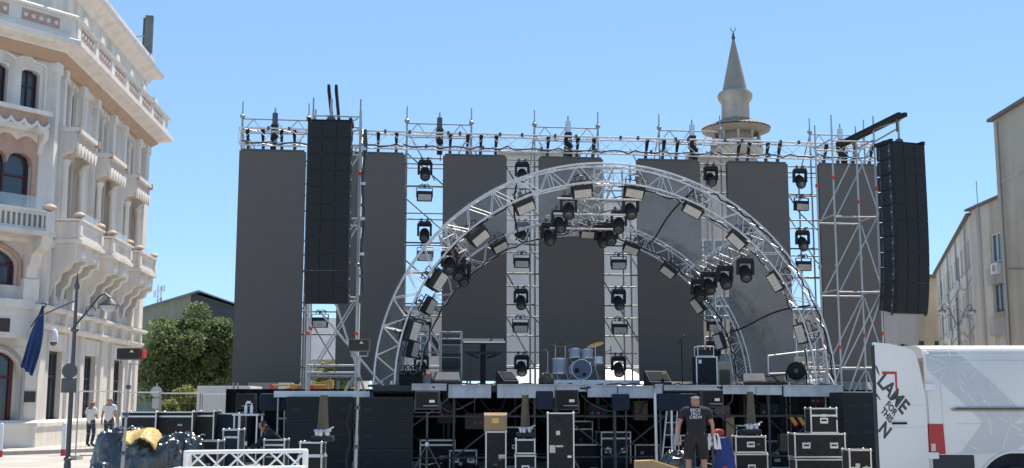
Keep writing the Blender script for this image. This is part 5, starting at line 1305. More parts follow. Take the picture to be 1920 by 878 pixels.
wedge('black monitor wedge right of the grey-topped wedge', 1452, -5.3, .55, -.2, 'grille', h=.3)
ac = thing('amplifier_case', 'black speaker cabinet with silver edges, right on the stage', 'amplifier', on_stage(1321, -4.4), SA)
obj('cabinet', B().box(-.28, .28, -.22, .22, .0, .8), 'casecold', ac); obj('grille', B().box(-.24, .24, -.228, -.219, .05, .75), 'grille', ac); obj('badge', B().box(-.22, -.14, -.232, -.2275, .63, .73), 'sticker', ac)
for x in (-.28, .28): obj('edge_trim', B().box(x - .015, x + .015, -.235, -.205, 0, .82), 'alu', ac)
obj('edge_trim', B().box(-.265, .265, -.235, -.205, .79, .82), 'alu', ac)
ah = thing('guitar_amplifier', 'open silver-framed amplifier on the black speaker cabinet', 'amplifier', on_stage(1321, -4.4) + Vector((0, 0, .824)), SA)
for x in (-.22, .22):
    for y in (-.16, .16): bar('frame_post', (x, y, 0), (x, y, .27), .014, 'alu', ah)
for z in (.012, .265):
    for y in (-.16, .16): bar('frame_rail', (-.22, y, z), (.22, y, z), .014, 'alu', ah)
obj('chassis', B().box(-.19, .19, -.12, .14, .03, .18), 'blackplastic', ah)
wc = thing('wooden_cabinet', 'tan wooden speaker cabinet standing beside the rear arch foot', 'cabinet', on_stage(1356, -3.2), SA)
obj('box', B().box(-.2, .2, -.15, .15, 0, .72), 'beige', wc, bevel=.01); obj('front_cloth', B().box(-.15, .15, -.158, -.149, .05, .5), 'tube_brown', wc)
bg_ = sack('stage_bag', 'dark brown bag beside the drum riser', on_stage(1025, -5.4), .22, .2, .34, 31, m='tube_brown', grp='bags on stage')
# floor effect fixtures on the right of the stage
fx = thing('floor_fan', 'round black fan with guard on the right of the stage', 'fan', on_stage(1493, -5.3), SA + R(-20))
obj('drum', B(lambda x, y, z: Vector((x, z, y + .42))).lathe([(.2, -.12), (.24, -.1), (.25, 0), (.24, .1), (.2, .12)], n=20), 'black', fx, smooth=True)
for x in (-.26, .26): bar('stand', (x, 0, 0), (x, 0, .42), .018, 'black', fx)
bar('stand', (-.26, 0, .02), (.26, 0, .02), .018, 'black', fx); obj('hub', B(lambda x, y, z: Vector((x, z, y + .42))).lathe([(.06, -.15), (.07, -.13), (.07, .13)], n=12), 'darksteel', fx)
gr = thing('guard_rail', 'silver guard rail across the right end of the stage', 'rail', W(0, 0, DZ), SA)
u0, z0 = st(1440, 668, -5.0); u1, z1 = st(1548, 655, -5.0)
bar('top_rail', (u0, -5, z0 - DZ), (u1, -5, z1 - DZ), .024, 'alu', gr)
for f in (0, 1): u_ = u0 + (u1 - u0) * f; bar('post', (u_, -5, 0), (u_, -5, (z0 if f == 0 else z1) - DZ), .024, 'alu', gr)
bar('mid_rail', (u0, -5, .35), (u1, -5, .4), .02, 'alu', gr)
br = thing('microphone_stand', 'black microphone stand right of the drum kit, before the fifth screen', 'stand', on_stage(1279, -4.2), SA)
bar('pole', (0, 0, .03), (0, 0, 1.3), .013, 'black', br); obj('base', B().lathe([(.13, 0), (.13, .02), (.03, .04)], n=14), 'black', br); bar('boom', (-.12, 0, 1.15), (.05, 0, 1.36), .01, 'black', br); obj('microphone', B().ball((.06, 0, 1.39), .03), 'darksteel', br, smooth=True)
bx_ = thing('cable_box', 'black box of cables at the left end of the stage', 'box', on_stage(770, -4.9), SA)
obj('box', B().box(-.3, .3, -.25, .25, 0, .4), 'black', bx_, bevel=.02)
for k in range(4): obj('cable_loop', B().path([(-.2 + k * .13 + .1 * math.cos(R(a)), -.27, .42 + .12 * math.sin(R(a))) for a in range(0, 361, 40)], .02, 5), 'black' if k % 2 else 'darksteel', bx_, smooth=True)
for k in range(9):                                        # cables trailing on the deck edge
    r_ = random.Random(100 + k); u0 = -5 + k * 1.2; pts = []
    for i in range(8): pts.append((u0 + i * .16, -6.45 + .06 * math.sin(i * 1.9 + k) - (.14 if 2 < i < 6 and k % 3 == 0 else 0), DZ + .045 - (.1 if 2 < i < 6 and k % 3 == 0 else 0) + .02 * math.sin(i * 2.3 + k)))
    tag(obj('cable', B().path(pts, .018, 5), 'black', loc=W(0, 0, 0), rz=SA, smooth=True), 'black cable on the stage edge, %s from the left' % ORD[k], 'cable', 'cables along the stage edge')

# drum riser and kit
ri = thing('drum_riser', 'low silver-edged riser under the drum kit', 'riser', W(0, 0, DZ), SA)
ua, _ = st(1032, 712, -3.9); ub, _ = st(1200, 712, -3.9)
obj('deck', B().box(ua, ub, -3.85, -2.0, .1, .2), 'decking', ri)
for k in range(3): obj('edge_beam', B().box(ua + (ub - ua) * k / 3 + .005, ua + (ub - ua) * (k + 1) / 3 - .005, -3.93, -3.86, .06, .2), 'alu', ri)
for u_ in (ua + .1, (ua + ub) / 2, ub - .1):
    for v in (-3.75, -2.1): bar('leg', (u_, v, 0), (u_, v, .1), .03, 'steel', ri)
ud, _ = st(1088, 690, -3.2)
dk = thing('drum_kit', 'drum kit with a blue bass drum and pale toms on the riser', 'drums', W(ud, -3.2, DZ + .2), SA)
def drum(name, c, r, dpt, axis, m, head):
    t_ = axis
    o = obj(name, B().tube(Vector(c) - Vector(axis) * dpt / 2, Vector(c) + Vector(axis) * dpt / 2, r, n=24), m, dk, smooth=True)
    for s_ in (-1, 1):
        e = Vector(c) + Vector(axis) * s_ * dpt / 2
        obj('hoop', B().tube(e - Vector(axis) * .02, e + Vector(axis) * .022, r + .015, n=24), 'alu', o, smooth=True)
    for s_ in (-1,): 
        e = Vector(c) + Vector(axis) * s_ * (dpt / 2 + .023); obj('drum_head', B().tube(e, e + Vector(axis) * s_ * .004, r - .005, n=24), head, o)
    return o
bd_ = drum('bass_drum', (0, 0, .3), .27, .42, (0, 1, 0), 'drum_blue', 'drum_blue')
obj('port', B().tube((-.14, -.242, .27), (-.14, -.25, .27), .07, n=14), 'black', bd_); obj('port', B().tube((.07, -.242, .16), (.07, -.25, .16), .05, n=14), 'black', bd_)
tl = Vector((0, -.35, .94)).normalized()
drum('tom', (-.16, -.02, .72), .15, .24, (0, .25, .97), 'drum_white', 'drum_white'); drum('tom', (.19, -.02, .7), .16, .24, (0, .25, .97), 'drum_white', 'drum_white')
drum('floor_tom', (-.55, .15, .4), .21, .4, (0, 0, 1), 'drum_white', 'drum_white'); drum('snare', (.5, .2, .55), .19, .16, (0, .1, .99), 'alu', 'drum_white')
for x, y, z, r_, mm, tx, ty in ((-.68, .1, 1.02, .22, 'tube_brown', .1, -.1), (-.42, .0, .98, .24, 'tube_brown', -.18, -.1), (.42, -.05, 1.0, .25, 'brass', -.22, -.22), (-.88, .2, .85, .18, 'tube_brown', .0, 0)):
    m_ = Matrix.Translation((x, y, z)) @ Euler((ty, tx, 0)).to_matrix().to_4x4()
    cy = obj('cymbal', B().lathe([(r_, -.015), (r_ * .5, .005), (.05, .012), (.04, .035), (.01, .04), (.01, .03), (.03, .02), (.04, .004), (r_ * .5, -.003), (r_, -.018)], n=24, m=m_), mm, dk, smooth=True)
    bar('cymbal_stand', (x, y, .3), (x, y, z + .05), .011, 'alu', dk)
    for a in (0, 120, 240): bar('stand_leg', (x, y, .32), (x + .22 * math.cos(R(a + 40)), y + .22 * math.sin(R(a + 40)), .01), .009, 'alu', dk)
for x, y in ((.72, .1), (.85, -.1)):
    bar('microphone_stand', (x, y, .02), (x, y, .95), .012, 'darksteel', dk); bar('microphone_boom', (x, y, .85), (x - .25, y - .05, .75), .01, 'darksteel', dk)
for a in (30, 150, 270): bar('stool_leg', (0, .75, .3), (.25 * math.cos(R(a)), .75 + .25 * math.sin(R(a)), 0), .012, 'alu', dk)
obj('stool_seat', B().lathe([(.16, .44), (.18, .46), (.18, .52), (.14, .54)], (0, .75, 0), 16), 'black', dk, smooth=True); bar('stool_post', (0, .75, .28), (0, .75, .45), .02, 'alu', dk)

# ------------------------------------------------------------------ clutter in the shade under the stage
rc = random.Random(41)
for k, (px, v, w, d, h, lab) in enumerate(((820, -4.9, .9, .6, .75, 'dark case under the stage behind the left tripod'), (868, -5.2, .7, .6, .5, 'low dark case under the stage left of the cardboard box'), (1108, -4.9, 1.1, .6, .62, 'wide dark case under the stage right of the upright case'),
        (1150, -5.3, .8, .5, .95, 'dark case under the stage behind the aluminium ladder'), (1210, -4.6, .7, .5, .6, 'dark case under the stage left of the white post'), (1462, -5.2, .8, .5, .7, 'dark case under the stage behind the red and yellow straps'),
        (1085, -3.6, .7, .5, 1.2, 'tall dark case deep under the stage behind the upright case'), (945, -3.8, 1.0, .6, 1.05, 'dark case deep under the stage behind the cardboard box'), (1395, -4.8, .6, .5, 1.1, 'tall dark case under the stage behind the right cannon'), (1545, -4.6, .9, .5, .9, 'dark case under the stage end behind the case stack'), (1290, -4.9, .7, .5, .85, 'dark case under the stage behind the crew man'))):
    u, _ = st(px, 830, v); flight_case(lab, W(u, v, 0), w, d, h, SA + rc.uniform(-.1, .1), handles=2 if k % 2 else 0, group='dark cases under the stage', lid=.8 if k % 3 == 0 else None)
for k, (px, py, v) in enumerate(((1085, 862, -5.6), (880, 866, -5.9), (1190, 856, -5.8))):
    u, _ = st(px, py, v); b = B()
    for q in range(4): b.path([(.26 * math.cos(R(a)) * (1 - .06 * q), .26 * math.sin(R(a)) * (1 - .06 * q), .03 + q * .035 + .01 * math.sin(a)) for a in range(0, 361, 24)], .018, 5)
    tag(obj('cable_coil', b, 'black', loc=W(u, v, 0), smooth=True), 'coil of black cable on the ground under the stage, ' + ('below the drum kit', 'left of the cardboard box', 'by the aluminium ladder')[k], 'cable', 'cable coils')
for k, px in enumerate((1487, 1502)):
    u, z = st(px, 789, -5.6); b = B().box(-.06, .06, -.03, .03, -.16, .16, m=Matrix.Rotation(R(-35), 4, 'Y'))
    t = thing('ratchet_strap', 'red and yellow ratchet strap under the stage, %s one' % ('left', 'right')[k], 'strap', W(u, -5.6, z), SA, 'ratchet straps')
    obj('strap', b, 'signred', t); obj('buckle', B().box(-.045, .045, -.036, -.028, -.12, .12, m=Matrix.Rotation(R(-35), 4, 'Y')), 'yellowtape', t)
    bar('hanger', (0, 0, 0), (.05, 0, DZ - .15 - z), .008, 'black', t)
pl = thing('timber_board', 'tan timber board standing under the stage right of the blue sheet', 'board', W(st(1368, 800, -6.0)[0], -6.0, 0), SA)
obj('board', B().box(-.1, .12, -.02, .02, 0, 1.35), 'cardboard', pl); obj('batten', B().box(-.1, -.05, -.05, -.021, 0, 1.3), 'cardboard', pl)
jb = thing('junction_box', 'grey electrical box on a post under the stage left of the crew man', 'box', G(1262, 27.8))
bar('post', (0, .06, 0), (0, .06, zat(770, 27.8)), .03, 'alu', jb); obj('box', B().box(.02, .2, -.06, .06, zat(835, 27.8), zat(818, 27.8)), 'greyrender', jb, bevel=.01); obj('box', B().box(.3, .46, -.06, .06, zat(834, 27.8), zat(820, 27.8)), 'white_plastic', jb, bevel=.01); bar('crossbar', (0, .07, zat(827, 27.8)), (.45, .07, zat(827, 27.8)), .015, 'dullsteel', jb)

# power distribution racks, cable looms and stage boxes hanging in the shade
for k, (px, py, v, w, h) in enumerate(((838, 775, -5.9, .45, .5), (890, 790, -5.4, .5, .4), (1120, 772, -5.9, .5, .35), (1200, 770, -5.5, .35, .5), (1255, 800, -5.9, .3, .6), (1352, 772, -6.2, .4, .3), (1440, 770, -5.9, .5, .35), (1478, 830, -6.1, .5, .45), (1530, 750, -6.2, .4, .25), (1310, 780, -5.2, .5, .5))):
    u, z = st(px, py, v); t = thing('power_box', 'dark power box with sockets hung under the stage, %s from the left' % ORD[k], 'power box', W(u, v, z), SA, 'power boxes under the stage')
    obj('casing', B().box(-w / 2, w / 2, -.12, .12, -h / 2, h / 2), ('case', 'bronze_box', 'casecold', 'tube_brown')[k % 4], t, bevel=.012)
    for q in range(3): obj('socket', B().tube((-w * .3 + q * w * .3, -.13, -h * .1), (-w * .3 + q * w * .3, -.115, -h * .1), .035, n=8), ('signred', 'blue', 'dullgrey')[(q + k) % 3], t)
    bar('hanger', (0, .05, h / 2), (0, .05, DZ - .15 - z), .012, 'dullsteel', t)
rl = random.Random(77)
for k in range(10):
    u0 = -5.6 + k * 1.18 + rl.uniform(-.2, .2); pts = []; L_ = rl.uniform(.7, 1.3)
    for i in range(9):
        q = i / 8; pts.append((u0 + L_ * q + .03 * math.sin(i * 2 + k), -6.0 - .1 * math.sin(q * 3), 1.9 - rl.uniform(.35, .5) * math.sin(math.pi * q) - .5 * q * (k % 3 == 0)))
    tag(obj('cable_loom', B().path(pts, rl.uniform(.015, .03), 5), ('black', 'dullgrey', 'black')[k % 3], loc=W(0, 0, 0), rz=SA, smooth=True), 'slack cable loom hanging under the stage front, %s from the left' % ORD[k], 'cable', 'cable looms under the stage')
# ------------------------------------------------------------------ van
Yv = 16.5; vx = (1733 - 960) / F_PX * Yv
van = thing('delivery_van', 'white delivery van with grey firework graphics and an open rear door', 'van', (vx, Yv, 0), R(-1.2))
def sec(x):
    """near half of the cross-section at x (y from the near side, z)"""
    top = 2.5; nose = 0
    if x > 4.0:
        t_ = min(1, (x - 4.0) / 1.1); top = 2.5 - 1.25 * t_ ** 1.15
    if x > 5.1: top = 1.25 - .3 * ((x - 5.1) / .55) ** 1.4
    tuck = .0 if x < 4.6 else .22 * ((x - 4.6) / 1.05) ** 2
    pr = [(.07, .38), (.01, .52), (0, .75), (0, 1.5), (.015, 1.7), (.05, 1.95), (.10, 2.2), (.145, 2.34), (.22, 2.43), (.36, 2.47), (.65, 2.495), (1.0, 2.5)]
    out = []
    for y, z in pr:
        zz = z if z < .6 else .6 + (z - .6) * (top - .6) / 1.9
        out.append((y + tuck + (max(0, 1 - (top - .6) / 1.9) * max(0, (z - 1.5)) * .1), zz))
    return out
xs = [0, .02, .5, 1.2, 2, 2.8, 3.5, 4.0, 4.15, 4.35, 4.6, 4.85, 5.1, 5.3, 5.5, 5.62, 5.66]
b = B(); vs = []; n = None
for x in xs:
    h_ = sec(x); loop = h_ + [(2 - y, z) for y, z in reversed(h_[:-1])]; n = len(loop)
    for y, z in loop: vs.append((x, y, z))
fs = [(i * n + k, i * n + (k + 1) % n, (i + 1) * n + (k + 1) % n, (i + 1) * n + k) for i in range(len(xs) - 1) for k in range(n)]
fs += [tuple(range(n)), tuple(range((len(xs) - 1) * n + n - 1, (len(xs) - 1) * n - 1, -1))]
b.add(vs, fs)
body = obj('body', b, 'vanwhite')
cutters = []
for x in (1.17, 4.75):
    for y in ((-.2, .3), (1.7, 2.2)):
        cutters.append(obj('cut', B().tube((x, y[0], .44), (x, y[1], .44), .55, n=36), 'vandark'))
cutters.append(obj('cut', B().box(-.3, 2.6, .14, 1.86, .62, 2.3), 'vandark'))
for c in cutters:
    md = body.modifiers.new('cut', 'BOOLEAN'); md.object = c; md.operation = 'DIFFERENCE'; md.solver = 'EXACT'
dg = bpy.context.evaluated_depsgraph_get(); me = bpy.data.meshes.new_from_object(body.evaluated_get(dg))
bpy.data.objects.remove(body)
for c in cutters: bpy.data.objects.remove(c)
me.materials.clear(); me.materials.append(MATS['vanwhite'])
for p_ in me.polygons: p_.material_index = 0; p_.use_smooth = True
if hasattr(me, 'set_sharp_from_angle'): me.set_sharp_from_angle(angle=R(28))
body = obj('body', None, 'vanwhite', van, mesh=me)
def side(x, z, off=.004):                                # a point on the near flank
    h_ = sec(x); 
    for (y0, z0), (y1, z1) in zip(h_[:-1], h_[1:]):
        if z0 <= z <= z1: return (x, y0 + (y1 - y0) * (z - z0) / (z1 - z0) - off, z)
    return (x, h_[-1][0], z)
def vpx(px, py): return (px - 1733) / (F_PX / Yv), EYE - (py - HORIZON) / (F_PX / Yv) * 1.01
def decal(name, poly, m, off, nz=8):                     # flat print that follows the flank: convex polygon cut in strips
    b = B(); zs = [z for x, z in poly]; z0, z1 = min(zs), max(zs)
    def span(z):
        xs_ = []
        for (xa, za), (xb, zb) in zip(poly, poly[1:] + poly[:1]):
            if (za - z) * (zb - z) <= 0 and za != zb: xs_.append(xa + (xb - xa) * (z - za) / (zb - za))
        return min(xs_), max(xs_)
    prev = None
    for k in range(nz + 1):
        z = z0 + (z1 - z0) * min(max(k / nz, 1e-4), 1 - 1e-4); a, c = span(z); cur = (side(a, z, off), side(c, z, off))
        if prev: b.add([prev[0], prev[1], cur[1], cur[0]], [(0, 1, 2, 3)])
        prev = cur
    return obj(name, b, m, van)
P_ = lambda *q: [vpx(x, y) for x, y in q]
decal('grey_band', P_((1738, 652), (1784, 649), (1912, 778), (1862, 806)), 'vangrey', .004, 24)
decal('grey_band', P_((1738, 652.5), (1858, 808), (1831, 790), (1738, 694)), 'vangrey', .0045, 24)
decal('grey_band', P_((1832, 792), (1960, 795), (1880, 846), (1788, 846)), 'vangrey', .005, 10)
def stroke(x0, y0, x1, y1, w=3.0):
    (a, za), (c, zc) = vpx(x0, y0), vpx(x1, y1); d = Vector((c - a, zc - za)); L = d.length; d.normalize(); nrm = Vector((-d.y, d.x)) * w / 2 / (F_PX / Yv); b = B(); prev = None
    for k in range(7):
        t_ = k / 6; p = Vector((a, za)) + d * L * t_; ww = nrm * (.35 + .65 * t_)
        cur = (side(p.x + ww.x, p.y + ww.y, .008), side(p.x - ww.x, p.y - ww.y, .008))
        if prev: b.add([prev[0], prev[1], cur[1], cur[0]], [(0, 1, 2, 3)])
        prev = cur
    obj('firework_streak', b, 'vanwhite', van)
for q in ((1778, 685, 1745, 671), (1778, 688, 1746, 700), (1775, 690, 1757, 716), (1788, 700, 1798, 735), (1783, 676, 1783, 658), (1790, 684, 1819, 678), (1793, 694, 1806, 705), (1790, 697, 1800, 722), (1830, 698, 1817, 708), (1850, 712, 1852, 726), (1858, 716, 1867, 744), (1876, 740, 1884, 757),
          (1818, 722, 1845, 762), (1834, 728, 1836, 757), (1836, 765, 1900, 806), (1838, 775, 1846, 815), (1884, 780, 1864, 840), (1900, 766, 1912, 806), (1790, 826, 1822, 842), (1830, 805, 1834, 820), (1895, 812, 1904, 816), (1868, 792, 1886, 779), (1820, 842, 1822, 852)): stroke(*q)
for y0, y1, z0, z1 in ((.16, .98, .66, 1.5), (1.0, 1.84, .66, 1.8), (.16, .9, 1.51, 2.2)): obj('interior_darkener', B().box(.5, 2.4, y0, y1, z0, z1), 'casecold', van)  # dark blocks added so the open van looks dark inside
# wheel arch lip, wheels, trim
for x in (1.17, 4.75):
    b = B(); b.path([(x + .565 * math.cos(R(a)), -.002, .44 + .565 * math.sin(R(a))) for a in range(-5, 186, 8)], .022, 6); obj('arch_lip', b, 'vanwhite', van, smooth=True)
    for y0, y1 in ((.03, .26), (1.74, 1.97)):
        wl_ = obj('wheel', B(lambda a, b_, c, y0=y0, x=x: Vector((x + a, y0 + c, .4 + b_))).lathe([(.24, .0), (.36, .0), (.4, .03), (.4, .2), (.36, .23), (.24, .23)], n=28), 'rubber', van, smooth=True)
        obj('rim', B(lambda a, b_, c, y0=y0, x=x: Vector((x + a, y0 + c, .4 + b_))).lathe([(.05, .02), (.12, .03), (.24, .01), (.24, .2)], n=20), 'steel', wl_, smooth=True)
b = B(); zr_ = vpx(0, 767)[1]; x0 = vpx(1772, 767)[0]
b.prism([(x0, zr_ - .0), (x0 + .1, zr_ + .028), (3.0, zr_ + .028), (3.0, zr_ - .028), (x0 + .06, zr_ - .028)], -.016, -.001); rail = obj('sliding_door_rail', b, 'rail_tan', van)
obj('rail_slot', B().box(x0 + .08, 2.98, -.018, -.0155, zr_ - .004, zr_ + .012), 'vandark', rail)
for xx in (vpx(1758, 0)[0], vpx(1919, 0)[0]):
    b = B(); prev = None
    for k in range(13):
        z = .8 + k * .122; cur = (side(xx - .004, z, .003), side(xx + .004, z, .003))
        if prev: b.add([prev[0], prev[1], cur[1], cur[0]], [(0, 1, 2, 3)])
        prev = cur
    obj('panel_seam', b, 'vangrey', van)
fc = [(2.02, .75), (2.02, 2.28), (3.22, 2.28), (3.22, .75)]
b = B()
for xx in (2.02, 3.22):
    prev = None
    for k in range(13):
        z = .72 + k * .13; cur = (side(xx - .005, z, .003), side(xx + .005, z, .003))
        if prev: b.add([prev[0], prev[1], cur[1], cur[0]], [(0, 1, 2, 3)])
        prev = cur
obj('sliding_door_seam', b, 'vandark', van)
for z in (2.26, 1.38, .98):
    b = B(); b.add([side(.35, z - .004, .0025), side(3.7, z - .004, .0025), side(3.7, z + .004, .0025), side(.35, z + .004, .0025)], [(0, 1, 2, 3)]); obj('body_crease', b, 'vangrey', van)
obj('roof_gutter', B().path([(x / 10, side(x / 10, 2.385, .0)[1] - .004, 2.385) for x in range(1, 38, 4)], .012, 5), 'vanwhite', van)
obj('fuel_flap', B().box(1.9, 2.0, -.004, .01, 1.1, 1.28), 'vanwhite', van, bevel=.004)
obj('sill_trim', B().box(.02, .585, -.022, .06, .36, .955), 'vandark', van, bevel=.015); obj('sill_trim', B().box(1.76, 4.15, -.022, .06, .34, .72), 'vandark', van, bevel=.015)
zt0, zt1 = vpx(0, 848)[1], vpx(0, 794)[1]
tl_ = obj('tail_light', B().prism([(-.02, zt0), (.20, zt0), (.185, zt1), (-.02, zt1)], -.018, .12), 'tail_red', van, bevel=.012)
obj('clear_lens', B().box(.0, .06, -.024, -.016, zt0 + .04, zt0 + .14), 'lens_pale', tl_)
obj('tail_light', B().prism([(-.02, zt0), (.20, zt0), (.185, zt1), (-.02, zt1)], 1.88, 2.018), 'tail_red', van)
obj('bumper', B().box(-.14, .06, .02, 1.98, .38, .6), 'vandark', van, bevel=.03); obj('reflector', B().box(-.03, .2, -.03, -.02, .66, .72), 'tail_red', van)
for z in (vpx(0, 727)[1], vpx(0, 851)[1]): obj('hinge', B().box(-.05, .1, -.03, .02, z - .045, z + .045), 'white_plastic', van, bevel=.01)
# cab glazing, bumper and lamps, out of frame but part of the van
obj('side_window', B().prism([(3.75, 1.5), (4.75, 1.42), (4.25, 2.1), (3.75, 2.15)], -.006, .03), 'glassy', van)
ws = B(); pa, pb_ = sec(4.3), sec(5.0)
ws.add([(4.32, .25, 2.2), (4.32, 1.75, 2.2), (5.02, 1.72, 1.36), (5.02, .28, 1.36), (4.3, .25, 2.1), (4.3, 1.75, 2.1), (5.0, 1.72, 1.28), (5.0, .28, 1.28)], [(0, 1, 2, 3), (4, 5, 6, 7), (0, 1, 5, 4), (2, 3, 7, 6), (0, 3, 7, 4), (1, 2, 6, 5)]); obj('windscreen', ws, 'glassy', van)
obj('bumper', B().box(5.5, 5.74, .22, 1.78, .36, .66), 'vandark', van, bevel=.04)
for y in (.3, 1.45): obj('headlight', B().box(5.55, 5.68, y, y + .25, .78, .95), 'glass_pale', van, bevel=.03)
# open rear door, hinged at the near rear corner
DA = R(24); dd = Vector((-math.cos(DA), -math.sin(DA), 0)); dnrm = Vector((math.sin(DA), -math.cos(DA), 0)); DW = .86
def XD(a, d, z): return Vector((-.03, -.015, 0)) + dd * a + dnrm * d + Vector((0, 0, z))
edge = [(.012, .62), (0, .9), (0, 1.5), (.012, 1.75), (.05, 1.98), (.10, 2.2), (.14, 2.32), (.2, 2.40), (.34, 2.44), (.6, 2.475), (DW, 2.49), (DW, .62)]
door = obj('rear_door', B(XD).prism(edge, -.06, 0), 'vanwhite', van, bevel=.012)
hd_ = obj('door_handle', B(XD).box(.38, .62, .0, .025, 1.375, 1.405), 'black', door)
obj('door_seam', B(XD).box(.06, .3, .0005, .003, 1.632, 1.64), 'vangrey', door); obj('door_seam', B(XD).box(.06, .74, .0005, .003, 1.33, 1.336), 'vangrey', door)
obj('door_edge', B(XD).box(DW - .002, DW + .018, -.055, -.005, .66, 2.45), 'vandark', door)
def dpos(px, py): return (1743 - px) / (F_PX / Yv) / math.cos(DA) * .985, EYE - (py - HORIZON) / (F_PX / Yv) * 1.005
DM = Matrix(((-dd.x, 0, dnrm.x, 0), (-dd.y, 0, dnrm.y, 0), (0, 1, 0, 0), (0, 0, 0, 1)))
def door_text(body, px, py, size, m, ang, bold=.006):
    a, z = dpos(px, py); o = XD(a, .002, z)
    text_part('lettering', body, size, m, door, Matrix.Translation(o) @ DM @ Matrix.Rotation(ang, 4, 'Z') @ Matrix.Diagonal((.86, 1, 1, 1)), .002, bold)
door_text('LAME', 1671, 740, .29, 'lettering', R(-46), .008)
door_text('FOR', 1666, 766, .13, 'lettering', R(-46), .004); door_text('THIS', 1656, 778, .13, 'lettering', R(-46), .004); door_text('N', 1650, 805, .26, 'lettering', R(-46), .008)
a0, z0 = dpos(1650, 699); a1, z1 = dpos(1681, 704); a2, z2 = dpos(1677, 733)
obj('red_bracket', B(XD).prism([(a0, z0), (a1, z0), (a1, z2), (a2 + .0, z2 + .02), (a2, z1), (a0, z1)], .001, .004), 'letterred', door)
a, z = dpos(1640, 695); obj('letter_fragment', B(XD).prism([(a - .04, z - .09), (a, z - .05), (a + .04, z + .06), (a + .0, z + .03)], .001, .004), 'lettering', door)
a, z = dpos(1641, 747); obj('letter_fragment', B(XD).prism([(a - .03, z - .03), (a - .0, z - .02), (a + .05, z + .04), (a + .03, z + .06)], .001, .004), 'lettering', door)

# ------------------------------------------------------------------ other vehicles
def box_truck(label, x0, x1, y0, y1, Y):
    pm = pxm(Y); w = (x1 - x0) / pm; zt, zb = zat(y0, Y), zat(y1, Y); t = thing('box_truck', label, 'truck', G((x0 + x1) / 2, Y))
    bx_ = obj('cargo_box', B().box(-w / 2, w * .28, 0, 2.2, .75, zt), 'wall_white', t, bevel=.03)
    obj('vent', B().box(w * .08, w * .18, -.01, .004, zt - .25, zt - .17), 'black', bx_)
    obj('cab', B().prism([(w * .3, .5), (w * .5 + .5, .5), (w * .5 + .5, 1.25), (w * .5 + .1, zt - .25), (w * .3, zt - .2)], .1, 2.1), 'wall_white', t, bevel=.05)
    obj('side_window', B().prism([(w * .36, 1.35), (w * .5 + .32, 1.35), (w * .5 + .04, zt - .4), (w * .36, zt - .38)], .088, .11), 'glassy', t)
    obj('chassis', B().box(-w / 2 + .1, w * .5, .2, 2, .45, .75), 'vandark', t)
    for x in (-w * .3, w * .42):
        wl_ = obj('wheel', B(lambda a, b_, c, x=x: Vector((x + a, .12 + c, .38 + b_))).lathe([(.2, 0), (.38, .02), (.38, .24), (.2, .25)], n=18), 'rubber', t, smooth=True)
        obj('rim', B(lambda a, b_, c, x=x: Vector((x + a, .11 + c, .38 + b_))).lathe([(.05, 0), (.2, 0), (.2, .05)], n=14), 'steel', wl_)
    return t
box_truck('white box truck parked behind the temporary fence', 366, 492, 724, 800, 44)
def car(label, px, Y, m, L=4.3, roof=1.5, win=True):
    t = thing('parked_car', label, 'car', G(px, Y)); h = L / 2
    obj('body', B().prism([(-h, .35), (-h, .85), (-h + .3, .95), (-h + .9, roof - .08), (-h + 1.2, roof), (h - 1.5, roof), (h - .8, .98), (h - .1, .85), (h, .6), (h, .35)], 0, 1.75), m, t, bevel=.06)
    obj('side_window', B().prism([(-h + .75, 1.0), (-h + 1.1, roof - .14), (h - 1.6, roof - .14), (h - 1.05, 1.0)], -.01, .02), 'glassy', t)
    for x in (-h + .8, h - .85):
        wl_ = obj('wheel', B(lambda a, b_, c, x=x: Vector((x + a, -.01 + c, .33 + b_))).lathe([(.2, 0), (.33, .02), (.33, .2), (.2, .22)], n=18), 'rubber', t, smooth=True)
        obj('rim', B(lambda a, b_, c, x=x: Vector((x + a, -.02 + c, .33 + b_))).lathe([(.05, 0), (.2, 0), (.2, .05)], n=14), 'steel', wl_)
    return t
car('white van roof showing under the left speaker tower, behind the subwoofers', 622, 42, 'wall_white', 4.6, 2.15)
car('pale blue-white van behind the right speaker tower', 1598, 44, 'wall_white', 4.4, 2.6)
car('red car behind the scaffold gap left of the arch', 805, 60, 'signred', 4.2, 3.2)
fk = thing('boom_lift', 'yellow boom lift parked behind the leftmost screen\'s foot', 'lift', G(556, 41))
obj('chassis', B().box(-1.0, 1.0, 0, 1.6, .5, 1.1), 'machine_yellow', fk, bevel=.05)
obj('boom', B().prism([(-.6, 1.9), (1.1, 2.2), (1.1, 2.5), (-.6, 2.2)], .6, .9), 'machine_yellow', fk, bevel=.03)
obj('cabin', B().box(-.35, .55, .1, 1.4, 1.1, 2.0), 'tube_brown', fk, bevel=.03)
for k, x in enumerate((-.9, -.2, .5, 1.0)): obj('stripe_post', B().box(x - .07, x + .07, -.08, .04, 1.1, 2.35), 'machine_yellow' if k % 2 else 'signred', fk)
for z in (1.7, 2.0, 2.3): bar('guard_rail', (-.9, -.1, z), (1.0, -.1, z), .03, 'machine_yellow', fk)
for x in (-.7, .7): obj('wheel', B(lambda a, b_, c, x=x: Vector((x + a, -.05 + c, .4 + b_))).lathe([(.2, 0), (.4, .02), (.4, .3), (.2, .32)], n=18), 'rubber', fk, smooth=True)
tn = thing('white_tent', 'bright white tent top behind the scaffold right of the drum kit', 'tent', G(1165, 47))
obj('canopy', B().add([(-1.6, 0, 2.3), (1.6, 0, 2.3), (1.6, 3, 2.3), (-1.6, 3, 2.3), (0, 1.5, 3.4)], [(0, 1, 4), (1, 2, 4), (2, 3, 4), (3, 0, 4)]), 'white_plastic', tn)
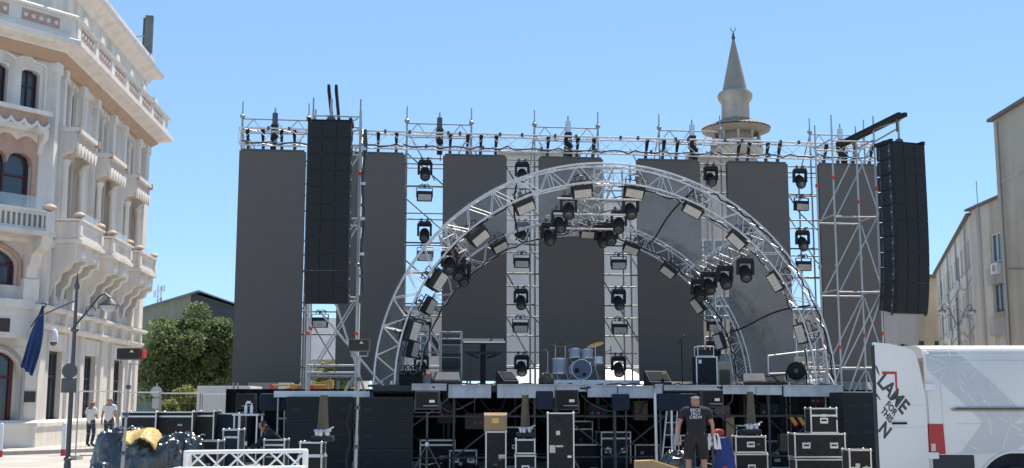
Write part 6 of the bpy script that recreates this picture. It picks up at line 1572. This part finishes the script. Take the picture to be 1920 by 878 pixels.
for x in (-1.55, 1.55):
    for y in (.05, 2.95): bar('post', (x, y, 0), (x, y, 2.3), .03, 'alu', tn)
obj('side_wall', B().box(-1.58, 1.58, 2.93, 2.96, 0, 2.3), 'white_plastic', tn)
tn2 = thing('white_tent', 'white tent top behind the scaffold left of the drum kit', 'tent', G(985, 46))
obj('canopy', B().add([(-1.4, 0, 2.1), (1.4, 0, 2.6), (1.4, 3, 2.6), (-1.4, 3, 2.1), (1.0, 1.5, 3.5)], [(0, 1, 4), (1, 2, 4), (2, 3, 4), (3, 0, 4)]), 'white_plastic', tn2)
for x, z in ((-1.35, 2.1), (1.35, 2.55)):
    for y in (.05, 2.95): bar('post', (x, y, 0), (x, y, z), .03, 'alu', tn2)

# ------------------------------------------------------------------ temporary fence, street lamps, signs, bollards
Yf = 36
xa = gx(60, Yf)
for k in range(4):
    px0 = 140 + k * 78; t = thing('fence_panel', 'wire mesh fence panel on the left, %s from the street lamp' % ORD[k], 'fence', G(px0, Yf + k * .5), R(4), 'temporary fence panels')
    w = gx(px0 + 76, Yf) - gx(px0, Yf); h = zat(734 + k * 1.5, Yf)
    for x in (0.02, w): bar('post', (x, 0, 0), (x, 0, h), .022, 'steel', t)
    for z in (.12, h): bar('rail', (0.02, 0, z), (w, 0, z), .02, 'alu' if z > 1 else 'steel', t)
    m_ = B()
    for i in range(1, 8): m_.tube((w * i / 8, 0, .12), (w * i / 8, 0, h), .003, n=3, caps=False)
    for i in range(1, 6): m_.tube((0, 0, .12 + (h - .12) * i / 6), (w, 0, .12 + (h - .12) * i / 6), .003, n=3, caps=False)
    tag(obj('wire_mesh', m_, 'steel', t), kind='stuff')
    obj('foot_block', B().box(-.12, .16, -.35, .35, 0, .13), 'greyrender', t, bevel=.02)
def lamp_post(label, base, H, arm, s=1.0, m='darksteel', flip=1):
    t = thing('street_lamp', label, 'street lamp', base, 0)
    obj('post', B().path([(0, 0, 0), (0, 0, .5), (0, 0, .6), (0, 0, H * .75), (0, 0, H)], [.075 * s, .075 * s, .055 * s, .042 * s, .03 * s], 10), m, t, smooth=True)
    for z in (.6, H * .55, H * .8): obj('collar', B().lathe([(.05 * s, -.05), (.085 * s, -.02), (.085 * s, .02), (.05 * s, .05)], (0, 0, z), 12), m, t, smooth=True)
    obj('top_ball', B().lathe([(.02, 0), (.06 * s, .05), (.06 * s, .1), (.02, .2), (.008, .35)], (0, 0, H), 10), m, t, smooth=True)
    for sg in arm:
        a = obj('arm', B().path([(0, 0, H * .82), (sg * .25, 0, H * .9), (sg * .45, 0, H * .97), (sg * .56, 0, H * .985), (sg * .66, 0, H * .965), (sg * .66, 0, H * .95)], .022 * s, 6), m, t, smooth=True)
        obj('scroll', B().path([(sg * (.3 + .1 * math.cos(R(q))), 0, H * .9 + .1 * math.sin(R(q)) - .02) for q in range(0, 330, 30)], .012 * s, 5), m, a, smooth=True)
        bar('tie', (0, 0, H * .95), (-sg * .7, 0, H * .87), .014 * s, m, t)
        obj('lantern', B().lathe([(.04, .1), (.06, .06), (.19, -.04), (.2, -.07), (.17, -.07)], (sg * .66, 0, H * .94), 14), 'darksteel', t, smooth=True)
        obj('globe', B().lathe([(.17, -.07), (.15, -.14), (.08, -.18), (.02, -.19)], (sg * .66, 0, H * .94), 14), 'ring_grey', t, smooth=True)
    return t
Yl = 23; lp = G(124, Yl)
l1 = lamp_post('dark street lamp with a curled arm in front of the white building', lp, zat(545, Yl), (1,), .9)
zs_ = zat(696, Yl); t = thing('round_sign', 'round traffic sign seen from behind on the street lamp', 'sign', lp + Vector((.0, 0, 0)))
xo = (at(138, 696, Yl).x - lp.x) 
obj('disc', B().tube((xo - .04, -.1, zs_), (xo - .04, -.085, zs_), .15, n=24), 'darksteel', t, smooth=True); obj('back_rail', B().box(xo - .16, xo + .08, -.085, -.065, zs_ - .02, zs_ + .02), 'steel', t)
t = thing('square_sign', 'dark square sign plate under the round sign', 'sign', lp)
z2 = zat(723, Yl); obj('plate', B().box(xo - .19, xo + .1, -.1, -.085, z2 - .14, z2 + .14), 'darksteel', t, bevel=.003); obj('back_rail', B().box(xo - .18, xo + .09, -.085, -.065, z2 - .02, z2 + .02), 'steel', t)
lamp_post('street lamp with two lanterns before the right flats', G(1808, 52), zat(566, 52), (1, -1), 1.0, 'dullsteel')
t = thing('round_sign', 'grey back of a traffic sign beyond the fence, left of the shrubs', 'sign', G(289, 40))
z2 = zat(735, 40); bar('pole', (0, 0, 0), (0, 0, z2 + .3), .03, 'steel', t); obj('disc', B().tube((0, -.04, z2), (0, -.055, z2), .19, n=20), 'greyrender', t); obj('plate', B().box(-.12, .12, -.055, -.04, z2 - .55, z2 - .22), 'greyrender', t)
for px, Yb_, lab in ((118, 38.5, 'white bollard with a red foot beside the street lamp'), (0, 37.5, 'white bollard with a red foot at the left picture edge')):
    t = thing('bollard', lab, 'bollard', G(px, Yb_), 0, 'white bollards along the kerb')
    obj('post', B().lathe([(.065, .2), (.065, 1.0), (.05, 1.04), (.02, 1.06)], n=12), 'white_plastic', t, smooth=True); obj('red_foot', B().lathe([(.075, 0), (.075, .2), (.066, .21)], n=12), 'signred', t, smooth=True)

# ------------------------------------------------------------------ people
def person(label, loc, rz, J, cloth, hair='hair_dark', scale=1.0, curl=.4, longhair=False, cap=None):
    """J: joints; cloth: list of (name, material, test(bone, t)->bool, offset)"""
    t = thing('person', label, 'person', loc, rz)
    names = list(J); idx = {n_: i for i, n_ in enumerate(names)}; co = [Vector(J[n_][0]) for n_ in names]; rad = [J[n_][1] for n_ in names]
    bones = [('pelvis', 'spine'), ('spine', 'chest'), ('chest', 'neck'), ('neck', 'head'), ('head', 'crown')]
    for s in 'LR': bones += [('chest', 'sh' + s), ('sh' + s, 'el' + s), ('el' + s, 'wr' + s), ('pelvis', 'hip' + s), ('hip' + s, 'kn' + s), ('kn' + s, 'an' + s), ('an' + s, 'toe' + s)]
    def addv(n_, p, r_, par): names.append(n_); idx[n_] = len(co); co.append(Vector(p)); rad.append(r_); bones.append((par, n_))
    fwd = (Vector(J['toeL'][0]) - Vector(J['anL'][0])); fwd.z = 0; fwd.normalize(); right = fwd.cross(Vector((0, 0, 1)))
    hd = Vector(J['head'][0]); face = J.get('face', (None,))[0]
    fdir = Vector(FACE.get(label, tuple(fwd))).normalized(); fr = fdir.cross(Vector((0, 0, 1))).normalized()
    addv('nose', hd + fdir * .112 + Vector((0, 0, -.005)), .014, 'head')
    for sg in (-1, 1): addv('ear%d' % sg, hd + fr * sg * .088 - fdir * .01, .018, 'head')
    for s in 'LR':
        w_, e_ = Vector(J['wr' + s][0]), Vector(J['el' + s][0]); d = (w_ - e_).normalized(); side_ = d.cross(fwd).normalized(); thn = side_.cross(d)
        addv('palm' + s, w_ + d * .07, .026, 'wr' + s)
        for k in range(4):
            off = thn * (-.03 + .02 * k); L_ = (.075, .085, .08, .06)[k]; b0 = w_ + d * .085 + off
            addv('f%s%da' % (s, k), b0, .010, 'palm' + s); p1 = b0 + d * L_ * .55 + side_ * 0; addv('f%s%db' % (s, k), p1, .009, 'f%s%da' % (s, k)); addv('f%s%dc' % (s, k), p1 + d * L_ * .4 + fwd * curl * L_ * .5, .008, 'f%s%db' % (s, k))
        b0 = w_ + d * .03 + fwd * .03; addv('t%sa' % s, b0, .011, 'wr' + s); addv('t%sb' % s, b0 + d * .045 + fwd * .02, .010, 't%sa' % s)
    me = bpy.data.meshes.new('skel'); me.from_pydata([tuple(c) for c in co], [(idx[a], idx[b_]) for a, b_ in bones], [])
    o = bpy.data.objects.new('skel', me); C.objects.link(o); o.modifiers.new('skin', 'SKIN')
    sv = me.skin_vertices[0].data
    for i, r_ in enumerate(rad): sv[i].radius = (r_, r_); sv[i].use_root = (names[i] == 'pelvis')
    ss = o.modifiers.new('sub', 'SUBSURF'); ss.levels = 2; ss.render_levels = 2
    dg = bpy.context.evaluated_depsgraph_get(); em = bpy.data.meshes.new_from_object(o.evaluated_get(dg)); bpy.data.objects.remove(o)
    segs = [(a, b_, co[idx[a]], co[idx[b_]] - co[idx[a]], rad[idx[a]], rad[idx[b_]]) for a, b_ in bones]
    cls = []
    for v in em.vertices:
        best = (9, None, 0)
        for a, b_, p, d, ra, rb in segs:
            q = max(0, min(1, (v.co - p).dot(d) / max(d.length_squared, 1e-9))); e = (v.co - p - d * q).length - (ra + (rb - ra) * q)
            if e < best[0]: best = (e, (a, b_), q)
        cls.append((best[1], best[2]))
    em.materials.clear(); em.materials.append(MATS['skin']); em.polygons.foreach_set('use_smooth', [True] * len(em.polygons)); em.name = 'body'
    nrm = [v.normal.copy() for v in em.vertices]
    body = obj('body', None, 'skin', t, mesh=em)
    cloth = list(cloth) + [('hair', hair, lambda b_, q, p: (b_ in (('neck', 'head'), ('head', 'crown'), ('head', 'ear1'), ('head', 'ear-1'))) and (p - hd).z > (-.02 if (p - hd).dot(fdir) < .03 else .06) or (longhair and b_ in (('neck', 'head'), ('chest', 'neck')) and (p - hd).dot(fdir) < -.01 and (p - hd).z > -.24), .016)]
    for nm, m, test, off in cloth:
        keep = [test(c[0], c[1], v.co) for c, v in zip(cls, em.vertices)]
        mp2 = {}; vs = []; fs = []
        for p_ in em.polygons:
            if all(keep[i] for i in p_.vertices):
                f = []
                for i in p_.vertices:
                    if i not in mp2: mp2[i] = len(vs); vs.append(tuple(em.vertices[i].co + nrm[i] * (off + .012 * abs(mnoise.noise(em.vertices[i].co * 9 + Vector((len(label), 0, 0)))) * (nm not in ('hair', 'shoe')))))
                    f.append(mp2[i])
                fs.append(f)
        if fs:
            b = B(); b.v = vs; b.f = fs; o = obj(nm, b, m, t, smooth=True)
    for sg in (-1, 1): obj('eye', B().ball(tuple(hd + fdir * .086 + fr * sg * .032 + Vector((0, 0, .02))), .012, n=8, k=5), 'hair_dark', t)
    obj('mouth', B().ball(tuple(hd + fdir * .088 + Vector((0, 0, -.055))), .022, .012, .006, 8, 4), 'letterred', t)
    t.scale = (scale,) * 3
    return t
FACE = {}
def stand(**ov):
    J = {'pelvis': ((0, 0, .96), .135), 'spine': ((0, 0, 1.14), .125), 'chest': ((0, 0, 1.34), .14), 'neck': ((0, 0, 1.50), .058), 'head': ((0, -.015, 1.62), .088), 'crown': ((0, 0, 1.70), .075),
         'shL': ((-.18, 0, 1.42), .062), 'elL': ((-.25, .02, 1.14), .045), 'wrL': ((-.26, -.06, .90), .03), 'shR': ((.18, 0, 1.42), .062), 'elR': ((.25, .02, 1.14), .045), 'wrR': ((.26, -.06, .90), .03),
         'hipL': ((-.095, 0, .90), .088), 'knL': ((-.10, -.02, .50), .058), 'anL': ((-.105, .03, .09), .04), 'toeL': ((-.115, -.13, .035), .035), 'hipR': ((.095, 0, .90), .088), 'knR': ((.10, -.02, .50), .058), 'anR': ((.105, .03, .09), .04), 'toeR': ((.115, -.13, .035), .035)}
    for k, v in ov.items(): J[k] = (v, J[k][1]) if len(v) == 3 else (v[:3], v[3])
    return J
TOR = {('pelvis', 'spine'), ('spine', 'chest'), ('chest', 'neck'), ('chest', 'shL'), ('chest', 'shR')}
ARM = {('shL', 'elL'), ('shR', 'elR')}; THI = {('hipL', 'knL'), ('hipR', 'knR'), ('pelvis', 'hipL'), ('pelvis', 'hipR')}; CAL = {('knL', 'anL'), ('knR', 'anR')}; FT = {('anL', 'toeL'), ('anR', 'toeR')}
def shirt(neck=.6): return lambda b_, q, p: (b_ in TOR and not (b_ == ('chest', 'neck') and q > neck)) or (b_ in ARM and q < .62)
def longsl(b_, q, p): return (b_ in TOR and not (b_ == ('chest', 'neck') and q > .6)) or b_ in ARM or (b_ in {('elL', 'wrL'), ('elR', 'wrR')} and q < .92)
def trousers(b_, q, p): return b_ in THI or b_ in CAL or (b_ == ('pelvis', 'spine') and q < .35)
def shortp(b_, q, p): return b_ in THI or (b_ == ('pelvis', 'spine') and q < .35) or (b_ in CAL and q < .08)
def shoes(b_, q, p): return b_ in FT or (b_ in CAL and q > .9)
Yp = 43.5
person('person in a white top and dark trousers, looking down, walking past the white building', G(168, Yp, .12), R(160), stand(wrL=(-.12, -.26, 1.08), wrR=(.12, -.26, 1.08), elL=(-.24, -.02, 1.1), elR=(.24, -.02, 1.1), knL=(-.08, -.1, .5), head=(0, -.05, 1.6), crown=(0, -.04, 1.69), anL=(-.08, .02, .09)),
       [('top', 'shirt_white', shirt(), .014), ('trousers', 'jeans', trousers, .012), ('shoe', 'shoe', shoes, .012)], 'hair_fair', .95, longhair=True)
person('person with grey hair in a white shirt seen from behind, by the white building', G(202, Yp + .6, .12), R(175), stand(wrR=(.3, -.05, .9)), [('shirt', 'shirt_white', shirt(), .018), ('trousers', 'jeans', trousers, .014), ('shoe', 'shoe', shoes, .012)], 'hair_grey', 1.02)
Yc = 24.6
cm = person('person in a black crew shirt and dark shorts with back turned, before the stage', G(1307, Yc), R(172),
       stand(pelvis=(0, 0, .96, .15), spine=(0, 0, 1.14, .15), chest=(0, .01, 1.34, .16), shL=(-.225, 0, 1.43, .07), shR=(.225, 0, 1.43, .07), elL=(-.32, -.03, 1.16), wrL=(-.33, -.22, 1.0), elR=(.33, .02, 1.15), wrR=(.34, -.05, .9), hipL=(-.11, 0, .9, .105), hipR=(.11, 0, .9, .105), knL=(-.14, -.02, .5, .068), knR=(.15, -.02, .5, .068), anL=(-.16, .04, .09), anR=(.17, .03, .09), toeL=(-.18, -.12, .035), toeR=(.19, -.13, .035)),
       [('shirt', 'shirt_black', shirt(), .022), ('shorts', 'shorts', shortp, .026), ('shoe', 'shoe', shoes, .012)], 'hair_dark', 1.06)
for k, (s_, sz) in enumerate((('BECK', .085), ('MELO', .07), ('CREW', .085))):
    text_part('shirt_lettering', s_, sz, 'sticker', cm, Matrix.Translation((0, .196 - k * .002, 1.44 - k * .068)) @ Matrix.Rotation(R(180), 4, 'Z') @ Matrix.Rotation(R(90), 4, 'X'), .004, .0)
obj('head_scarf', B().lathe([(.088, -.015), (.098, .0), (.096, .03), (.085, .035)], (0, -.01, 1.655), 16), 'hair_grey', cm, smooth=True)
tech = person('person in dark clothes crouching over a flight case beside the left subwoofers', G(517, 25.6), R(-75),
       stand(pelvis=(0, .12, .52), spine=(0, .03, .70), chest=(0, -.1, .86), neck=(0, -.2, .98), head=(0, -.27, 1.06), crown=(0, -.3, 1.15), shL=(-.18, -.12, .92), shR=(.18, -.12, .92), elL=(-.24, -.32, .74), wrL=(-.16, -.5, .62), elR=(.24, -.32, .74), wrR=(.16, -.5, .62),
             hipL=(-.11, .1, .48), hipR=(.11, .1, .48), knL=(-.16, -.32, .52), knR=(.16, -.32, .52), anL=(-.14, -.08, .1), anR=(.14, -.08, .1), toeL=(-.15, -.24, .04), toeR=(.15, -.24, .04)),
       [('jacket', 'shirt_black', longsl, .016), ('trousers', 'shorts', trousers, .014), ('shoe', 'shoe', shoes, .012)], 'hair_dark', 1.12, longhair=True)
